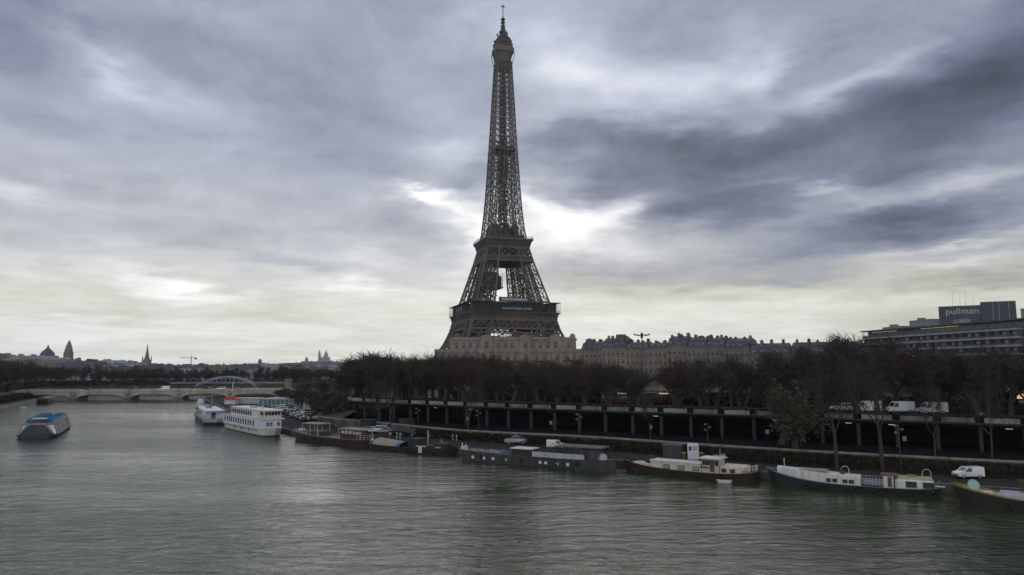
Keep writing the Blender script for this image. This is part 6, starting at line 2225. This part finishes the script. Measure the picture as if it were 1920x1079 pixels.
# ------------------------------------------------------------------ quay furniture and street things
def lamp_post(x, y, z, h, label, rz=0.0, group='tall lamp posts on the quay wall'):
    t = thing('lamp_post', label, 'lamp post', (x, y, z), rz, group)
    MB().tube([(0, 0, 0), (0, 0, .5), (0, 0, .6), (0, 0, h)], [.16, .15, .08, .05], 8).build('pole', M['post_grey'], t)
    for dx, dz in ((-.45, h - .4), (.45, h - .9), (-.45, h - 1.4)):
        a = MB().beam((0, 0, dz + .15), (dx, 0, dz + .15), .05)
        a.build('arm', M['post_grey'], t)
        MB().lathe([(.04, .18), (.2, .08), (.2, -.06), (.05, -.16)], 10, (dx, 0, dz)).build('lantern', M['globe'], t)


for i, (px, by, py) in enumerate(((640, 794, 752), (703, 800, 760), (783, 808, 762), (897, 822, 766), (1086, 838, 772), (1328, 848, 790), (1690, 886, 792), (573, 790, 744))):
    p = gp(px, by, QZ)
    q = min(range(len(WL)), key=lambda k: (WL[k].x - p.x) ** 2 + (WL[k].y - p.y) ** 2)
    lamp_post(p.x, p.y, QZ, ztop(py, p.y) - QZ, ('slim grey triple lantern post near the end of the gallery', 'slim grey triple lantern post before the leftmost gallery bays', 'slim grey triple lantern post behind the black barge',
              'slim grey triple lantern post above the bow of the charcoal barge', 'slim grey triple lantern post behind the olive awning', 'slim grey triple lantern post right of the white noticeboard',
              'slim grey triple lantern post behind the aft cabin of the green barge', 'slim grey triple lantern post beside the car park')[i], rnd.uniform(-.4, .4))
# many-armed floodlight masts
for px, Y, tp, lb in ((1203, 235, 626, 'tall dark mast with a wide cluster of floodlights before the apartment row'), (1405, 262, 645, 'smaller floodlight mast at the right end of the apartment row')):
    x = (px - 960) / 1300 * Y; h = ztop(tp, Y) - GZ
    t = thing('floodlight_mast', lb, 'floodlight', (x, Y, GZ - .1))
    MB().tube([(0, 0, 0), (0, 0, h)], [.28, .14], 8).build('mast', M['iron_dark'], t)
    s_ = 1 if px < 1300 else .8
    MB().beam((-2.4 * s_, 0, h - .5), (2.4 * s_, 0, h - .5), .16).beam((0, -1.6, h - .5), (0, 1.6, h - .5), .16).box(-.35, .35, -.35, .35, h - 1.5, h + .3).build('crossarm', M['iron_dark'], t)
    for dx, dy in ((-2.4, 0), (-1.7, -.5), (-1, .4), (1, -.4), (1.7, .5), (2.4, 0), (0, -1.6), (0, 1.6)):
        MB().lathe([(.08, .3), (.34, .1), (.36, -.2), (.1, -.25)], 8, (dx * s_, dy, h - .5 + (.25 if abs(dx) > 2 else 0))).build('floodlight', M['iron_dark'], t)
# sheds and blocks on the quay
p = near_q(1266, 860)
t = thing('grey_shed', 'windowless grey metal shed on the quay left of the white noticeboard', 'shed', (p.x, p.y + 1, QZ), R(-28))
MB().box(-1.6, 1.6, -1.2, 1.2, 0, 2.2).build('wall', M['post_grey'], t)
MB().box(-1.75, 1.75, -1.35, 1.35, 2.2, 2.35).build('roof', M['hull_grey'], t)
MB().box(-.5, .5, -1.24, -1.21, .05, 2.1).build('door', M['hull_grey'], t)
p = near_q(1300, 862)
t = thing('noticeboard', 'tall white noticeboard box with a small picture, standing on the quay', 'noticeboard', (p.x, p.y, QZ), R(-12))
MB().box(-.95, .95, -.55, .55, 0, 2.75, 0, .12).build('cabinet', M['white_cool'], t)
MB().box(-.78, .70, -.565, -.552, 1.5, 2.35).build('sheet', M['white'], t)
b = MB().box(-.72, -.3, -.575, -.567, 1.55, 2.3)
b.build('picture', M['red_dark'], t)
b = MB(); rr_ = random.Random(2)
for k_ in range(4):
    x = -.2
    while x < .6:
        w = rr_.uniform(.05, .14); b.box(x, x + w, -.575, -.567, 2.2 - k_ * .16, 2.28 - k_ * .16); x += w + .05
b.build('printed_lines', M['hull_black'], t)
for dx, lb in ((-1.6, 'yellow-lidded bin left of the white noticeboard'), (1.5, 'yellow-lidded bin right of the white noticeboard')):
    t = thing('bin', lb, 'bin', (p.x + dx, p.y + .3, QZ))
    MB().box(-.35, .35, -.35, .35, 0, 1.05, 0, .08).build('body', M['wood'], t)
    MB().box(-.4, .4, -.4, .4, 1.05, 1.22, 0, .08).build('lid', M['yellow'], t)
for px, by, w, h, lb in ((692, 808, 2.2, 2.6, 'grey concrete block hut left of the twin tall trees'), (762, 812, 1.5, 3.2, 'grey concrete block hut right of the twin tall trees')):
    p = near_q(px, by)
    t = thing('block_hut', lb, 'hut', (p.x, p.y + .4, QZ), R(-38))
    MB().box(-w, w, -1.3, 1.3, 0, h, 0, .06).build('wall', M['concrete'], t)
    MB().box(-w - .15, w + .15, -1.45, 1.45, h, h + .18).build('roof', M['concrete'], t)
p = near_q(574, 778)
t = thing('blank_sign', 'pale blank square board among the cars at the end of the car park', 'sign', (p.x, p.y, QZ), R(10))
MB().box(-1.1, 1.1, -.08, .08, 1.2, 3.9).build('board', M['light_grey'], t)
MB().beam((-.9, 0, 0), (-.9, 0, 1.2), .12).beam((.9, 0, 0), (.9, 0, 1.2), .12).build('post', M['grey_paint'], t)
# things on the port beyond the ships
p = near_q(434, 758)
t = thing('red_kiosk', 'bright red canopied kiosk with a tall white flagpole, behind the white ship', 'kiosk', (p.x, p.y, QZ), R(-8))
MB().box(-2.4, 2.4, -1.6, 1.6, 0, 2.0).build('wall', M['white'], t)
MB().add([(-2.9, -2, 2), (2.9, -2, 2), (2.9, 2, 2), (-2.9, 2, 2), (-2.0, -1, 3.2), (2.0, -1, 3.2), (2, 1, 3.2), (-2, 1, 3.2)], [(0, 1, 5, 4), (1, 2, 6, 5), (2, 3, 7, 6), (3, 0, 4, 7), (4, 5, 6, 7), (3, 2, 1, 0)]).build('canopy', M['red'], t)
MB().tube([(0.3, 0, 3.0), (0.3, 0, 9.6)], [.22, .15], 8).build('flagpole', M['white'], t)
p = near_q(466, 757)
t = thing('white_marquee', 'long low white marquee right of the red kiosk', 'marquee', (p.x, p.y, QZ), R(-6))
MB().box(-6, 6, -2, 2, 0, 2.4).build('side', M['light_grey'], t)
MB().extr([(-6.2, 2.4), (6.2, 2.4), (6.2, 2.6), (-6.2, 2.6)], -2.3, 2.3).build('roof', M['white'], t)
p = near_q(519, 762)
t = thing('glass_pavilion', 'low pavilion with pale blue glass walls and flat roofs beside the car park', 'pavilion', (p.x, p.y + 4, QZ), R(-14))
MB().box(-8, 8, -3, 3, 0, 2.7).build('wall', M['teal'], t)
MB().box(-8.6, 8.6, -3.4, 3.4, 2.7, 2.95).box(-4, 3, -2, 2.6, 2.95, 3.5).build('roof', M['light_grey'], t)
for x in range(-8, 9, 2):
    MB().box(x - .08, x + .08, -3.1, -3.0, 0, 2.7).build('mullion', M['white'], t)
# bollards
for px, by, lb in ((744, 822, 'left'), (750, 823, 'right'), (849, 826, 'left'), (856, 827, 'right')):
    p = near_q(px, by)
    t = thing('bollard', 'thin white bollard, %s of the pair %s' % (lb, 'near the black car' if px < 800 else 'behind the bow of the black barge'), 'bollard', (p.x, p.y, QZ), 0, 'white bollards on the quay')
    MB().lathe([(.12, 0), (.09, .1), (.08, 1.0), (.13, 1.05), (.13, 1.25), (.02, 1.32)], 8).build('post', M['white'], t)
    MB().lathe([(.10, .6), (.10, .75)], 8).build('band', M['red'], t)
t = thing('yellow_bush', None, None); bpy.data.objects.remove(t)

# ------------------------------------------------------------------ growth nobody could count
pts_ = lambda line, off, z, k0, k1: [(*(p_), z) for p_ in [(q.x, q.y) for q in [a.lerp(b_, f) for a, b_ in zip(offset(line, off)[k0:k1], offset(line, off)[k0 + 1:k1 + 1]) for f in (0, .2, .4, .6, .8)]]]
leafy('hedge', pts_(PL, 1.6, SZ, 3 * SUB, K9), 9000, .30, M['hedge'], 'dark clipped hedge along the inner side of the street parapet', (.5, .5, 1.0), 3)
leafy('shrubbery', pts_(PL, 40, 6.2, 3 * SUB, K9 + 2), 9000, .55, M['shrub'], 'dark tangled shrubbery under the park trees', (5, 5, 3.2), 4)
leafy('shrubbery', pts_(PL, 58, 5, 3 * SUB, 11 * SUB), 9000, .7, M['shrub'], 'dense dark undergrowth closing the gaps behind the tree rows', (4, 4, 5.0), 5)
leafy('ivy', pts_(WL, -.5, QZ, 3 * SUB, 7 * SUB + 3), 9000, .22, M['ivy'], 'rough brown and green growth hanging on the low quay wall', (.45, .45, 1.9), 6)
leafy('scrub', pts_(WL, -1.6, QZ, 3 * SUB, 6 * SUB), 9000, .2, M['ivy'], 'dark scrubby weeds on the slope at the foot of the low quay wall', (1.5, 1.5, 1.5), 16)
leafy('thicket', pts_(PL, -2, 3.3, K9, 13 * SUB), 9000, .45, M['shrub'], 'dark bramble thicket on the bank left of the gallery', (4.5, 4.5, 2.2), 7)
leafy('undergrowth', pts_(LL, -4, GZ, 3 * SUB, len(LL) - 1), 9000, .7, M['shrub'], 'dark undergrowth beneath the trees on the far bank', (4, 4, 3.4), 8)
leafy('undergrowth', pts_(LL, 5, 1.5, 3 * SUB, 5 * SUB + 3), 5000, .5, M['ivy'], 'low scrub on the sloping left shore', (3, 3, 2.4), 9)
b = MB(); p = ((1832 - 960) / 1300 * 125, 125, SZ)
leafy('flowering_bush', [p], 260, .12, M['yellow'], 'small yellow flowering bush behind the street parapet', (.7, .6, 1.2), 12)['kind'] = 'thing'
tag(bpy.data.objects['flowering_bush'], 'small yellow flowering bush behind the street parapet below the hotel', 'bush')
# lawn strips behind the hedge
o = ribbon('lawn', [row(offset(PL[6 * SUB:K9], 27), SZ - .02), row(offset(PL[6 * SUB:K9], 44), 6.5)], M['grass']); tag(o, kind='structure')

# ------------------------------------------------------------------ damp air over the city
hz = MB().box(-6050, 6050, -1300, 6550, -4, 345).build('haze', [], None)
hm = bpy.data.materials.new('haze_air')
hm.use_nodes = True
hn = hm.node_tree
for n_ in list(hn.nodes):
    hn.nodes.remove(n_)
ho = hn.nodes.new('ShaderNodeOutputMaterial')
hv = hn.nodes.new('ShaderNodeVolumePrincipled')
hv.inputs['Color'].default_value = (0.88, 0.91, 0.96, 1)
hv.inputs['Density'].default_value = 0.00006
hn.links.new(hv.outputs[0], ho.inputs['Volume'])
hz.data.materials.append(hm)
tag(hz, kind='stuff')
